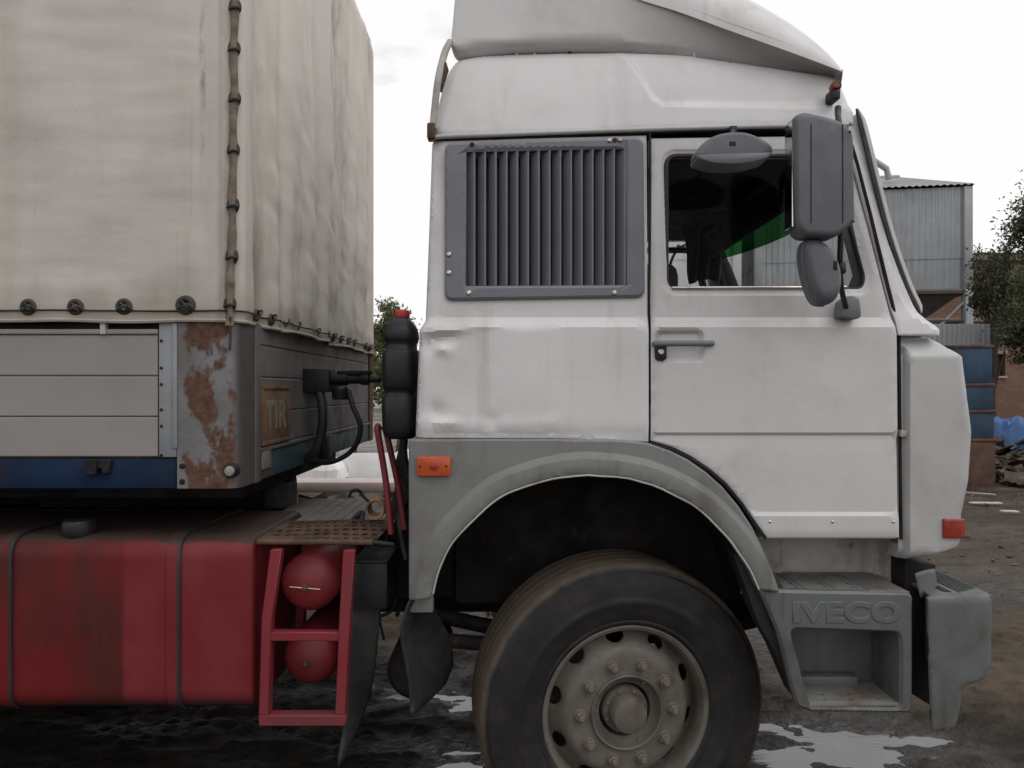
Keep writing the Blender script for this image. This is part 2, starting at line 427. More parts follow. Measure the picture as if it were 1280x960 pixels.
def tyre_mat():
    g = G('tyre_rubber')
    sx = g.n.new('ShaderNodeSeparateXYZ'); g.lk(g.co, sx.inputs[0])
    r = g.math('SQRT', g.math('ADD', g.math('MULTIPLY', sx.outputs[0], sx.outputs[0]), g.math('MULTIPLY', sx.outputs[2], sx.outputs[2])), 0)
    base = g.mix(g.ramp(g.noise(7, 6), .3, .7), (.008, .0073, .0076), (.014, .0128, .0132))
    base = g.mix(g.ramp(g.noise(9, 9, .7, None, .8), .46, .70, 0, .8), base, (.03, .024, .02))
    tread = g.math('ADD', r, g.math('MULTIPLY', g.math('SUBTRACT', g.noise(9, 4), .5), .03))
    mud = g.ramp(tread, .512, .532)
    mudc = g.mix(g.noise(24, 6), (.055, .042, .031), (.115, .09, .066))
    col = g.mix(mud, base, mudc)
    g.bsdf(col, g.ramp(g.noise(6, 5), .3, .7, .5, .8), 0, g.noise(140, 4), .2, .004, .4)
    return g.m
tyrem = tyre_mat()
def post_rust():
    g = G('rusty_corner_post')
    sx = g.n.new('ShaderNodeSeparateXYZ'); g.lk(g.co, sx.inputs[0])
    col = g.mix(g.ramp(g.noise(5, 6), .3, .7), (.115, .116, .12), (.175, .178, .185))
    col = g.mix(g.ramp(g.noise(9, 6, .6, (1, 1, .08)), .5, .75, 0, .6), col, (.14, .10, .08))
    zone = g.math('MULTIPLY', g.ramp(sx.outputs[0], -1.17, -1.11), g.ramp(sx.outputs[0], -.93, -1.03))   # outer face of the post, where the paint is gone
    n = g.math('ADD', g.noise(7.5, 8, .62, (1.3, 1, .75)), g.math('MULTIPLY', g.math('SUBTRACT', zone, .5), .17))
    rc = g.mix(g.ramp(g.noise(40, 6, .7), .3, .7), (.05, .025, .015), (.125, .062, .036))
    n = g.math('ADD', n, g.math('MULTIPLY', g.math('SUBTRACT', g.noise(55, 6, .7), .5), .10))
    darkening = g.math('MULTIPLY', g.ramp(sx.outputs[0], -.985, -.955), g.ramp(g.noise(5, 8, .65), .25, .6, .55, .9))      # grime and the cab's shade, both painted on the front
    col = g.mix(darkening, col, (.055, .05, .047))
    col = g.mix(g.ramp(g.noise(4, 9, .7), .45, .68, 0, .55), col, (.085, .068, .055))
    f = g.ramp(n, .515, .60)
    col = g.mix(f, col, rc)
    g.bsdf(col, g.math('ADD', .5, g.math('MULTIPLY', f, .35)), 0, g.math('ADD', g.noise(90, 4), g.math('MULTIPLY', f, .5)), .3, .004)
    return g.m
rustpost = post_rust()
def tarp_mat():
    g = G('tarpaulin')
    col = g.mix(g.ramp(g.noise(1.6, 6), .3, .7), (.46, .428, .392), (.58, .543, .497))
    col = g.mix(g.ramp(g.noise(1.1, 4, .5, (6, 6, .4)), .48, .75, 0, .28), col, (.36, .32, .265))                # water streaks
    col = g.mix(g.ramp(g.noise(14, 6, .6, (1, 1, .05)), .58, .74, 0, .35), col, (.24, .21, .18))
    col = g.mix(g.ramp(g.noise(9, 7, .65, (.25, .25, 2.2)), .62, .78, 0, .2), col, (.30, .27, .24))         # scuffs
    col = g.mix(g.ramp(g.noise(2.6, 9, .7), .46, .72, 0, .32), col, (.34, .31, .28))                        # general grime
    col = g.mix(g.ramp(g.noise(60, 6, .7), .58, .75, 0, .35), col, (.27, .24, .21))
    st = g.noise(3.2, 6, .6); col = g.mix(g.ramp(st, .66, .70, 0, .5), col, (.30, .22, .14))
    sx = g.n.new('ShaderNodeSeparateXYZ'); g.lk(g.co, sx.inputs[0])
    col = g.mix(g.math('MULTIPLY', g.ramp(sx.outputs[0], -.985, -.975), .55), col, (.70, .655, .585))     # front sheet painted paler to make up for light the cab blocks
    wav = g.math('MULTIPLY', g.math('SUBTRACT', g.noise(5, 5), .5), .02)
    d = g.math('ABSOLUTE', g.math('ADD', g.math('SUBTRACT', sx.outputs[0], -1.075), wav), 0)                    # rubbed black line over the frame post
    top = g.ramp(sx.outputs[2], 2.25, 2.75)
    f = g.math('MULTIPLY', g.math('MULTIPLY', g.ramp(d, .016, .0), g.ramp(g.noise(22, 7, .7, (1, 1, .35)), .40, .62)), top)
    col = g.mix(g.math('MULTIPLY', f, .6), col, (.09, .08, .07))
    sm = g.math('ABSOLUTE', g.math('ADD', g.math('SUBTRACT', sx.outputs[0], -.985), g.math('MULTIPLY', wav, 2.0)), 0)
    col = g.mix(g.math('MULTIPLY', g.ramp(sm, .05, .0), g.ramp(g.noise(8, 8, .7, (1, 1, .3)), .36, .66, .1, .75)), col, (.17, .145, .12))   # hands and grease along the lacing
    lo = g.math('ADD', sx.outputs[2], g.math('MULTIPLY', g.noise(6, 6, .6, (1, 1, .25)), .25))
    col = g.mix(g.ramp(lo, 2.18, 2.0, 0, .62), col, (.25, .205, .155))                                          # splash dirt along the hem
    g.bsdf(col, .62, 0, g.math('ADD', g.noise(340, 2), g.math('MULTIPLY', g.noise(16, 5, .6, (.3, .3, 2)), 1.5)), .18, .004, .35)
    return g.m
tarpm = tarp_mat()
def tank_mat():
    g = G('fuel_tank_red')
    sx = g.n.new('ShaderNodeSeparateXYZ'); g.lk(g.co, sx.inputs[0])
    x = g.math('ADD', sx.outputs[0], g.math('MULTIPLY', g.math('SUBTRACT', g.noise(8, 6, .6, (1, 1, .5)), .5), .03))
    fresh = g.math('MULTIPLY', g.ramp(x, -1.385, -1.36), 1.0)
    old = g.mix(g.ramp(g.noise(2.2, 7, .6, (1.2, 1, .8)), .38, .62), (.06, .013, .011), (.135, .008, .010))
    new = g.mix(g.ramp(g.noise(3, 6), .3, .7), (.145, .013, .018), (.185, .028, .033))
    col = g.mix(fresh, old, new)
    col = g.mix(g.ramp(g.noise(11, 7, .65, (1, 1, .12)), .54, .78, 0, .25), col, (.11, .045, .04))
    col = g.mix(g.ramp(g.noise(30, 6, .7), .62, .7, 0, .5), col, (.05, .02, .018))
    low = g.math('ADD', sx.outputs[2], g.math('MULTIPLY', g.noise(7, 6), .12))
    col = g.mix(g.ramp(low, .645, .55), col, (.028, .02, .017))                                                # darker along the bottom
    up = g.ramp(g.math('ADD', sx.outputs[2], g.math('MULTIPLY', g.noise(9, 6), .04)), 1.115, 1.13)
    col = g.mix(up, col, (.05, .032, .027))                                                                  # darker along the top
    g.bsdf(col, g.ramp(g.noise(5, 5), .3, .7, .45, .68), 0, g.noise(60, 4), .08, .004, .25)
    return g.m
tankm = tank_mat()
def glass_mat(name, tint, refl=1.0, dirt=.0):
    g = G(name); tr = g.n.new('ShaderNodeBsdfTransparent'); tr.inputs[0].default_value = (*tint, 1)
    gl = g.n.new('ShaderNodeBsdfGlossy'); gl.inputs['Roughness'].default_value = .02
    fr = g.n.new('ShaderNodeFresnel'); fr.inputs[0].default_value = 1.45
    a = g.n.new('ShaderNodeMixShader'); g.lk(g.math('MULTIPLY', fr.outputs[0], refl), a.inputs[0]); g.lk(tr.outputs[0], a.inputs[1]); g.lk(gl.outputs[0], a.inputs[2])
    df = g.n.new('ShaderNodeBsdfDiffuse'); df.inputs[0].default_value = (.35, .32, .28, 1)
    b = g.n.new('ShaderNodeMixShader'); g.lk(g.ramp(g.noise(5, 7, .6), .45, .75, 0, dirt), b.inputs[0]); g.lk(a.outputs[0], b.inputs[1]); g.lk(df.outputs[0], b.inputs[2])
    g.lk(b.outputs[0], g.out.inputs[0]); return g.m
glass = glass_mat('window_glass', (.95, .96, .955), .14, .0)
greeng = glass_mat('green_sun_strip', (.035, .15, .045), .2, .0)
mglass = M('mirror_glass', (.6, .6, .62), .06, 1.0, var=.05, bump=0)
def ground_mat():
    g = G('wet_mud')
    n1 = g.noise(1.1, 8, .62); n2 = g.noise(7, 8, .65, None, .4)
    n3 = g.noise(1.0, 8, .65, (.35, 1.6, 1))
    col = g.mix(g.ramp(n1, .3, .7), (.043, .031, .020), (.108, .077, .047))
    col = g.mix(g.ramp(n3, .46, .62, 0, .75), col, (.034, .026, .020))
    col = g.mix(g.ramp(n2, .5, .72, 0, .7), col, (.030, .023, .018))
    col = g.mix(g.ramp(g.noise(28, 5, .7), .62, .72, 0, .5), col, (.16, .125, .09))
    sx = g.n.new('ShaderNodeSeparateXYZ'); g.lk(g.co, sx.inputs[0])
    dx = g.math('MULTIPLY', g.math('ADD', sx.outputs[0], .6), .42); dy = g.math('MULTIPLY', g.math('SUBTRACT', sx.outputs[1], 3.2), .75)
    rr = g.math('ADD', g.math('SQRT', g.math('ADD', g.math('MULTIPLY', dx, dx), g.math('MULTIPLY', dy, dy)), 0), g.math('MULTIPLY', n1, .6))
    truck_shade = g.ramp(rr, 1.65, 1.05)                    # shade under the truck, painted black into the soil colour
    col = g.mix(g.math('MULTIPLY', truck_shade, .88), col, (.008, .007, .0065))
    rg = g.math('ADD', g.ramp(g.noise(1.7, 6, .6, (.5, 1.5, 1)), .35, .65, .36, .80), g.math('MULTIPLY', g.math('SUBTRACT', n2, .5), .3))
    rg = g.math('ADD', rg, g.math('MULTIPLY', truck_shade, .18))
    wet = g.ramp(g.math('ADD', sx.outputs[2], g.math('MULTIPLY', g.math('SUBTRACT', g.noise(6, 7, .7, (.6, 1.6, 1)), .5), .06)), -.018, -.064)   # soaked margin of the puddles
    rg = g.math('MAXIMUM', g.math('SUBTRACT', rg, g.math('MULTIPLY', wet, .55)), .09)
    col = g.mix(g.math('MULTIPLY', wet, .6), col, (.022, .018, .015))
    g.bsdf(col, rg, 0, g.math('ADD', g.math('ADD', n2, n3), g.math('MULTIPLY', g.noise(40, 6, .65), .5)), 1.0, .05, g.math('ADD', .22, g.math('MULTIPLY', wet, .5)))
    return g.m
def water_mat():
    g = G('muddy_water')
    p = g.bsdf((.03, .028, .026), g.ramp(g.noise(4, 6, .65, (.6, 1.8, 1)), .42, .66, .02, .14), 0, g.math('ADD', g.noise(7, 5, .6, (.7, 2.4, 1)), g.math('MULTIPLY', g.noise(38, 4, .6, (.6, 1.6, 1)), .25)), .12, .012, .5)
    p.inputs['IOR'].default_value = 2.05            # raised well above water for a brighter sky reflection
    return g.m
mudm, waterm = ground_mat(), water_mat()
def leaf_mat(name, a, b):
    g = G(name)
    col = g.mix(g.ramp(g.noise(2.5, 5), .35, .65), a, b)
    col = g.mix(g.ramp(g.noise(17, 3), .4, .7, 0, .6), col, tuple(min(1, c * 1.6) for c in b))
    d = g.n.new('ShaderNodeBsdfPrincipled'); g.lk(col, d.inputs['Base Color']); d.inputs['Roughness'].default_value = .6
    t = g.n.new('ShaderNodeBsdfTranslucent'); g.lk(col, t.inputs[0])
    mxs = g.n.new('ShaderNodeMixShader'); mxs.inputs[0].default_value = .3; g.lk(d.outputs[0], mxs.inputs[1]); g.lk(t.outputs[0], mxs.inputs[2])
    g.lk(mxs.outputs[0], g.out.inputs[0]); return g.m
leafd = leaf_mat('leaf_dark', (.035, .045, .022), (.075, .088, .040))
leafl = leaf_mat('leaf_light', (.07, .09, .035), (.15, .16, .07))
bark = M('bark', (.07, .055, .042), .9, var=.3, vs=8, bump=.6, bs=30)
def corr_mat(name, c, streaky):
    return M(name, c, .5, .25, var=.08, vs=.8, streak=(tuple(x * .6 for x in c), streaky, .45), dirt=(tuple(x * .6 for x in c), .4, 1.2, .52), bump=.05, bs=20)
galv = corr_mat('galvanised_sheet', (.28, .295, .31), .4)
galvr = corr_mat('roof_sheet', (.27, .28, .29), .3)
galvd = M('dark_hopper_steel', (.13, .115, .11), .7, .2, var=.2, vs=1, dirt=((.09, .055, .04), .6, 1.5, .5))
def brick_mat():
    g = G('far_brickwork')
    b = g.n.new('ShaderNodeTexBrick'); b.inputs['Scale'].default_value = 1.; b.inputs['Brick Width'].default_value = .26; b.inputs['Row Height'].default_value = .077
    b.inputs['Mortar Size'].default_value = .008; b.inputs['Color1'].default_value = (.17, .085, .058, 1); b.inputs['Color2'].default_value = (.22, .12, .085, 1); b.inputs['Mortar'].default_value = (.2, .17, .15, 1)
    mp = g.n.new('ShaderNodeMapping'); mp.inputs['Rotation'].default_value = (R(-90), 0, 0); g.lk(g.co, mp.inputs[0]); g.lk(mp.outputs[0], b.inputs[0])
    col = g.mix(g.ramp(g.noise(.7, 7, .6), .4, .7, 0, .6), b.outputs[0], (.10, .06, .045))
    col = g.mix(g.ramp(g.noise(2, 6, .6, (1, 1, .2)), .55, .75, 0, .5), col, (.24, .17, .13))
    g.bsdf(col, .9, 0, b.outputs[1], .3, .01, .2); return g.m
brickm = brick_mat()
concrete = M('old_concrete', (.26, .23, .21), .9, var=.2, vs=2, dirt=((.14, .1, .08), .6, 3, .5))
bluerust = M('blue_rusty_steel', (.022, .055, .095), .6, var=.25, vs=2, streak=((.07, .035, .022), .6, .5), dirt=((.07, .04, .028), .7, 3.5, .54), spots=((.09, .042, .025), 5, .66, .05), spec=.25)
brownrust = M('brown_rusty_steel', (.09, .045, .032), .85, var=.3, vs=4, dirt=((.05, .03, .025), .8, 5, .5))
bluet = M('bright_blue_sheet', (.02, .09, .25), .4, var=.15, vs=3, dirt=((.1, .14, .2), .4, 4, .52))
scrapm = M('scrap', (.085, .065, .052), .85, var=.5, vs=3, dirt=((.2, .18, .16), .6, 2.2, .6))
woodm = M('weathered_wood', (.30, .26, .22), .85, var=.2, vs=6, dirt=((.12, .09, .07), .6, 9, .5))

# ------------------------------------------------------------------ ground and water
def gauss2(x, y, cx, cy, rx, ry): return math.exp(-((x - cx) / rx) ** 2 - ((y - cy) / ry) ** 2)
def gh(x, y):
    far = ss(60, 20, math.hypot(x, y))
    h = .045 * fbm(Vector((x * .45, y * .6, 3)), 3) + .026 * fbm(Vector((x * 1.6, y * 2.6, 8)), 4) + .012 * fbm(Vector((x * 6, y * 9, 1)), 3)
    h += .035 * ss(5, 7, y) * noise.noise(Vector((x * .25, y * 1.5, 5)))
    h -= .050 * gauss2(x, y, 1.40, 3.50, .80, .62) + .055 * gauss2(x, y, -.40, 3.10, .55, .30) + .010 * gauss2(x, y, .2, 4.2, 1.6, .5)
    h += .03 * gauss2(x, y, 2.6, 3.6, .5, .8) + .020 * ss(6.5, 4.5, y) * noise.noise(Vector((x * 3.1 + .6 * noise.noise(Vector((x * 2, y * 2, 1))), y * 9 + 1.2 * noise.noise(Vector((x * 1.3, y, 4))), 31))) + .013 * ss(6, 4.5, y) * fbm(Vector((x * 11, y * 24, 3)), 3) - .012 * gauss2(x, y, 1.9, 3.3, .7, .35)
    h += .028 * ss(-.75, -1.15, x) * ss(6, 5, y)
    wob = .35 * noise.noise(Vector((x * 2.2, y * 2.2, 50)))
    h += .030 * ss(6, 5, y) * max(0, 1 - 2.6 * abs(noise.noise(Vector((x * 2.1 + wob, y * 8 + 2 * wob, 61))))) ** 3 * (.4 + .9 * abs(noise.noise(Vector((x * 1.7, y * 2.3, 13)))))
    return h * (.25 + .75 * far) - .035
def axis(lo, hi, step, ends, g=1.16):
    a = [lo + step * i for i in range(int((hi - lo) / step) + 1)]
    s, v = step, a[-1]
    while v < ends[1]: s *= g; v += s; a.append(v)
    s, v = step, a[0]
    while v > ends[0]: s *= g; v -= s; a.insert(0, v)
    return a
gx, gy = axis(-2.2, 3.6, .026, (-900, 900)), axis(3.0, 6.2, .022, (-200, 1500), 1.12)
vs = [(x, y, gh(x, y)) for y in gy for x in gx]
nx = len(gx)
fs = [(j * nx + i, j * nx + i + 1, (j + 1) * nx + i + 1, (j + 1) * nx + i) for j in range(len(gy) - 1) for i in range(nx - 1)]
struct(link('ground', mesh('ground', vs, fs, None), mudm), 'dark brown wet mud churned by tyres')
bpy.data.objects['ground'].data.polygons.foreach_set('use_smooth', [True] * len(fs))
wout = [(p[0], p[1]) for p in catmull([(-1.9, 2.5), (0, 2.3), (1.2, 2.4), (2.3, 2.9), (2.5, 3.6), (1.9, 4.4), (.6, 4.9), (-.6, 4.8), (-1.5, 4.1)], 6, True)]
struct(link('puddle', panel_mesh('puddle', wout, sp=.15, thick=.004, roll=0, rollw=0, to3=lambda u, v, d: (u, v, -.062 - d)), waterm), 'muddy rain water lying under the truck')

# ================================================================== TRACTOR UNIT
trk = thing('truck_tractor', 'white high roof truck tractor with grey fender and red fuel tank', 'truck', (.4, YC, 0))
# ---- side pressing shared by the rear panel and the door: depth by row
ROW = [(100, 2.605), (165, 2.590), (300, 2.576), (396, 2.571), (409, 2.550), (540.5, 2.549), (544.5, 2.560), (552, 2.557), (640, 2.554), (645, 2.546), (680, 2.545)]
def py_of(z): return HY - (z - CZ) * FX / Y0
def px_of(x): return 640 + x * FX / Y0
def side_y(x, z): return pl(ROW, py_of(z))
rowz = [UZ(p) for p in (396, 409, 540.5, 544.5, 640, 645, 402)]
def bump2(px, py, cx, cy, rx, ry, ang=0):
    dx, dy = px - cx, py - cy; c, s = math.cos(ang), math.sin(ang)
    u, v = dx * c + dy * s, -dx * s + dy * c
    return math.exp(-(u / rx) ** 2) * math.exp(-(v / (ry * 1.35)) ** 2)
def rear_y(x, z):
    px, py = px_of(x), py_of(z); tab = pl(ROW[:5], py)
    y = tab
    if py > 409:                                   # bent lower part: a bulge ending in a crumpled seam
        y += .006 * ss(538, 543, py + 2 * noise.noise(Vector((px * .05, 0, 0))))
        y -= .007 * ss(536, 530, py) * ss(515, 536, py) * (.6 + .8 * noise.noise(Vector((px * .03, 4, 0))))
        y += .016 * bump2(px, py, 549, 424, 22, 6, -.15) - .010 * bump2(px, py, 560, 413, 26, 4, -.1)
        y += .012 * bump2(px, py, 536, 432, 8, 9, .6) - .012 * bump2(px, py, 552, 436, 12, 5, .4)
        y += .011 * bump2(px, py, 545, 515, 12, 9, .3) - .009 * bump2(px, py, 556, 529, 20, 4)
        y += .010 * bump2(px, py, 615, 528, 10, 8, -.5) + .007 * bump2(px, py, 585, 470, 45, 50) - .006 * bump2(px, py, 655, 470, 30, 60)
        y += .004 * bump2(px, py, 600, 480, 4, 50, .12) + .005 * bump2(px, py, 750, 533, 60, 4)
    edge = ramp(0, 1, (px - pl([(165, 537), (400, 530), (412, 523), (548, 518)], py)) / 15)
    y += .030 * (1 - math.sqrt(max(0, 1 - (1 - edge) ** 2)))
    return y
LH = UL([(583, 191), (782, 187), (783, 357), (582, 358)], 2.57)
rear_out = rounded(UL([(538, 171), (811, 164), (811, 552.5), (700, 548), (518, 547.5), (523, 412), (530, 400), (534, 300)]), [.01, 0, 0, 0, 0, .01, .01, 0])
rp = panel('cab_side', rear_out, white, trk, holes=[LH], sp=.032, yf=rear_y, thick=.06, rows=[UZ(p) for p in (396, 409, 402, 538, 543)],
           cols=[UX(p) for p in (528, 532, 537, 541)], fine=[(UX(519), UX(700), UZ(549), UZ(406), .0115)])
mirrored(rp, trk)
# ---- door
WIN = rounded(UL([(836, 190), (1046, 190), (1088, 345), (1084, 360), (836, 360)]), [.04, .05, .06, .03, .04], 6)
door_pts = [(814, 168), (1057, 164.5), (1070, 206), (1086, 268), (1104, 342), (1118, 398), (1121, 416), (1122.5, 560), (1123.5, 672),
            (959, 672), (946, 654), (929, 628), (909, 604), (888, 586), (864, 570), (842, 559), (814, 551)]
HREC = rrect(UX(818), UZ(454), UX(882), UZ(410.5), .034, 5)
def door_y(x, z):
    y = side_y(x, z)
    px, py = px_of(x), py_of(z)
    if 180 < py < 372 and px > 825:
        d = segdist((x, z), WIN); y += .006 * ss(.024, .012, d)
    if 808 < px < 892 and 405 < py < 460:
        d = segdist((x, z), HREC); 
        if inside((x, z), HREC): y += .022 * ss(0, .020, d)
    y += .0012 * noise.noise(Vector((x * 4, z * 4, 0)))
    return y
door = panel('door', rounded(UL(door_pts), [.008, .012] + [0] * 15), whited, trk, holes=[WIN], sp=.032, yf=door_y, thick=.035, rows=rowz,
             fine=[(UX(812), UX(888), UZ(458), UZ(406), .006), (UX(826), UX(840), UZ(372), UZ(180), .007), (UX(836), UX(1060), UZ(192), UZ(180), .007), (UX(836), UX(1092), UZ(371), UZ(358), .007), (UX(1040), UX(1100), UZ(358), UZ(190), .009)])
FWIN = rounded(UL([(836, 174), (1048, 174), (1096, 345), (1090, 362), (836, 362)]), [.04, .05, .06, .03, .04], 6)
fd = panel_mesh('door', rounded(UL(door_pts), [.008, .012] + [0] * 15), holes=[FWIN], sp=.06, yf=side_y, thick=.035, rows=rowz)
for v_ in fd.vertices: v_.co.y = 2 * YC - v_.co.y
fd.flip_normals(); fardoor = link('door', fd, whited, trk)
DJ = .030
prism('door_jamb', UL([(806, 160), (1064, 158), (1126, 400), (1128, 676), (965, 676), (925, 617), (890, 581), (860, 563), (806, 549)]), 2.588, 2.60, dark, trk, 0) if False else None
# dark rubber seal standing in the door gap
def path3(pts, Y): return [V3(p[0], p[1], Y) for p in pts]
tube('door_gap_seal', path3([(812.5, 166), (812.5, 300), (812.5, 400), (812.5, 552)], 2.578), .004, dark, trk, 6)
tube('door_gap_seal', path3([(1059, 163), (1072, 206), (1088, 268), (1106, 342), (1120, 398), (1123.5, 416), (1125, 560), (1126, 674)], 2.575), .006, dark, trk, 6)
tube('door_gap_seal', path3([(957, 673), (944, 656), (927, 630), (907, 606.5), (886, 588.5), (862, 572.5), (840, 562), (812, 554)], 2.552), .006, dark, trk, 6)
# window seal, chrome strip, glass
def winloop(s): 
    cx, cz = UX(955), UZ(275)
    return [(cx + (p[0] - cx) * s, cz + (p[1] - cz) * s) for p in WIN]
for dr, mf, WN in ((door, lambda y: y, WIN), (fardoor, lambda y: 2 * YC - y, FWIN)):
    tube('window_seal', [(p[0], mf(2.592), p[1]) for p in WN], .0085, rubber, dr, 8, True)
    link('window_glass', mesh('window_glass', [(p[0], mf(2.604), p[1]) for p in WN], [tuple(range(len(WN)))], None), glass, dr)
    if dr is door: prism('quarter_seal', UL([(1046, 194), (1050, 194), (1086, 340), (1083, 357), (1068, 357), (1074, 342), (1054, 262)]), mf(2.594), mf(2.600), rubber, dr, .001)
    tube('window_trim_strip', [V3(842, 358.5, 2.55) + Vector((0, mf(2.577) - 2.55, 0)), V3(1000, 358, 2.55) + Vector((0, mf(2.577) - 2.55, 0)), V3(1062, 357.5, 2.55) + Vector((0, mf(2.577) - 2.55, 0))], .0055, chrome, dr, 8)
# handle
hb = bmesh.new()
tube_bm(catmull([V3(817, 430, 2.548), V3(824, 429.5, 2.536), V3(850, 429.3, 2.534), V3(885, 429.3, 2.536), V3(890, 429.3, 2.546)], 5), .0105, 10, hb)
ho = link('door_handle', bm_mesh('door_handle', hb, 50), grill, door)
prism('lock_plate', rrect(UX(818.5), UZ(450.5), UX(833), UZ(430), .014, 5), 2.541, 2.575, blackp, door, .003)
lathe('key_lock', [(.0105, 0), (.0105, -.006), (.008, -.008), (.004, -.008), (.003, -.005)], chrome, door, 16, (UX(825.5), 2.542, UZ(440)))
for px in (962, 1040, 1116): lathe('sill_rivet', [(.005, 0), (.005, -.002), (.002, -.004)], chrome, door, 10, (UX(px), 2.546, UZ(652)))
mirrored(ho, fardoor)
# ---- A pillar and cowl corner
pil = [(1061, 160), (1072, 140), (1081, 174), (1097, 238), (1113, 299), (1134, 358), (1150, 390), (1162, 400), (1174, 408), (1177.5, 412), (1177.5, 419), (1124, 419), (1121.5, 398), (1107, 340), (1090, 268), (1075, 206)]
def pil_y(x, z):
    px, py = px_of(x), py_of(z); y = pl([(140, 2.60), (300, 2.585), (380, 2.578), (400, 2.560), (419, 2.552)], py)
    fr = pl([(142, 1074), (172, 1081), (236, 1096), (297, 1112), (358, 1133), (390, 1148), (402, 1164), (412, 1178)], py)
    return y + .012 * ss(10, 0, fr - px) ** 2
PY = [(140, 2.60), (300, 2.585), (380, 2.578), (400, 2.560), (419, 2.552)]
pilw = [U(p, pl(PY, p[1]) if 1 <= i <= 9 else Y0) for i, p in enumerate(pil)]
pp = panel('windscreen_pillar', rounded(pilw, .004), white, trk, sp=.02, yf=pil_y, thick=.05); mirrored(pp, trk)
gp = [(1071, 135), (1082, 178), (1097, 240), (1113, 299), (1134, 358), (1151, 391)]
def strip(name, a, b, y0, y1, material):
    c = [tuple(p) for p in catmull([Vector(p) for p in gp], 5)]
    n = len(c) - 1; k = [min(1, min(i, n - i) / 3 + .25) for i in range(n + 1)]
    P = [(x + a * q, y) for (x, y), q in zip(c, k)] + [(x + b * q, y) for (x, y), q in zip(c, k)][::-1]
    o = prism(name, UL(P, y0), y0, y1, material, trk, .002, 1); mirrored(o, trk); return o
strip('windscreen_gasket', -3.0, 2.8, 2.594, 2.602, rubber)
strip('windscreen_edge', 2.9, 8.2, 2.597, 2.606, white)  # white strip standing in for sky reflected by the glass edge
WS = [V3(p[0] - 5, p[1], 2.65) for p in gp]
WSC = catmull(WS, 4)
def ws_pt(v, t, off=0.):
    k = t * (len(WSC) - 1); i = min(int(k), len(WSC) - 2); p = WSC[i].lerp(WSC[i + 1], k - i)
    s = 2 * v - 1
    return (p.x + .17 * (1 - abs(s) ** 2.4) + off, YC + s * (YC - p.y), p.z + .0 * s)
grid('windscreen', 24, 16, ws_pt, glass, trk)
grid('sun_strip', 24, 5, lambda u, v: ws_pt(.03 + .94 * u, .10 + v * .20, -.006), greeng, trk)
wt2 = tube('windscreen_edge', [ws_pt(v / 20, 0) for v in range(1, 20)], .012, rubber, trk, 8)
tube('windscreen_edge', [ws_pt(v / 20, 1) for v in range(1, 20)], .012, rubber, trk, 8)
# ---- drip rail above door and rear panel
tube('drip_rail', catmull(path3([(541, 176), (546, 171.5), (600, 169), (800, 162), (930, 158.5), (1060, 156)], 2.578), 6), .0085, white2, trk, 8)
tube('drip_gutter', path3([(545, 174.5), (600, 172.5), (800, 165.5), (930, 162), (1058, 159.5)], 2.588), .0065, dark, trk, 6)
# ---- raised roof
def hr_y(x, z):
    t = (z - 2.53) / .38
    y = 2.585 + .045 * t + .035 * max(0, t) ** 3
    px = 640 + x * FX / y; py = HY - (z - CZ) * FX / y
    # pressed step running from the top back down to the front
    line = pl([(770, 60), (795, 85), (815, 122), (828, 131), (1048, 133)], px)
    y += .010 * ss(line - 3, line + 3, py) * ss(765, 790, px) * -1
    e = ramp(0, 1, (px - pl([(60, 575), (75, 566), (100, 553), (165, 539)], py)) / 14); y += .04 * (1 - math.sqrt(max(0, 1 - (1 - e) ** 2)))
    y += .03 * (1 - math.sqrt(max(0, 1 - (1 - ramp(0, 1, (py - pl([(560, 74), (600, 66), (700, 63), (780, 62), (860, 66), (1045, 93)], px)) / 9)) ** 2)))
    f = ramp(0, 1, (pl([(90, 1049), (110, 1060), (140, 1072), (160, 1073)], py) - px) / 16); y += .06 * (1 - math.sqrt(max(0, 1 - (1 - f) ** 2)))
    return y
def solve(p, yf):
    Y = 2.6
    for _ in range(6): x, z = U(p, Y); Y = min(2.72, yf(x, z))
    return U(p, Y)
hr_base = lambda x, z: 2.585 + .045 * (z - 2.53) / .38 + .035 * max(0, (z - 2.53) / .38) ** 3
hro = [(540, 168), (546, 130), (553, 101), (560, 84), (568, 74), (582, 68), (602, 65), (650, 63), (700, 62), (780, 61.5), (830, 63.5), (900, 72), (980, 82), (1046, 92.5), (1055, 104), (1063, 122), (1070, 140), (1072, 155), (930, 157), (800, 161)]
hrp = panel('raised_roof', [solve(p, hr_base) for p in hro], white, trk, sp=.026, yf=hr_y, thick=.05, roll=.002,
            fine=[(UX(760), UX(860), UZ(150), UZ(55), .010), (UX(820), UX(1060), UZ(142), UZ(122), .009), (UX(535), UX(600), UZ(170), UZ(60), .012), (UX(560), UX(1060), UZ(84), UZ(54), .014), (UX(1030), UX(1085), UZ(165), UZ(85), .012)], sharp=60)
mirrored(hrp, trk)
topc = [solve(p, hr_base) for p in hro[:17]]
def roof_pt(u, v):
    k = u * (len(topc) - 1); i = min(int(k), len(topc) - 2); a, b = Vector(topc[i]), Vector(topc[i + 1]); p = a.lerp(b, k - i)
    s = 2 * v - 1; nose = ss(.80, 1, u) * .16 * (1 - abs(s) ** 2.4)
    rear = -ss(.25, 0, u) * .0
    y0 = min(2.74, hr_y(*p)) + .012
    return (p.x + nose + rear, YC + s * (YC - y0), p.y - .006 + .05 * (1 - s * s) * ss(0, .4, u) * ss(1, .7, u))
grid('roof_top', 60, 16, roof_pt, white, trk)
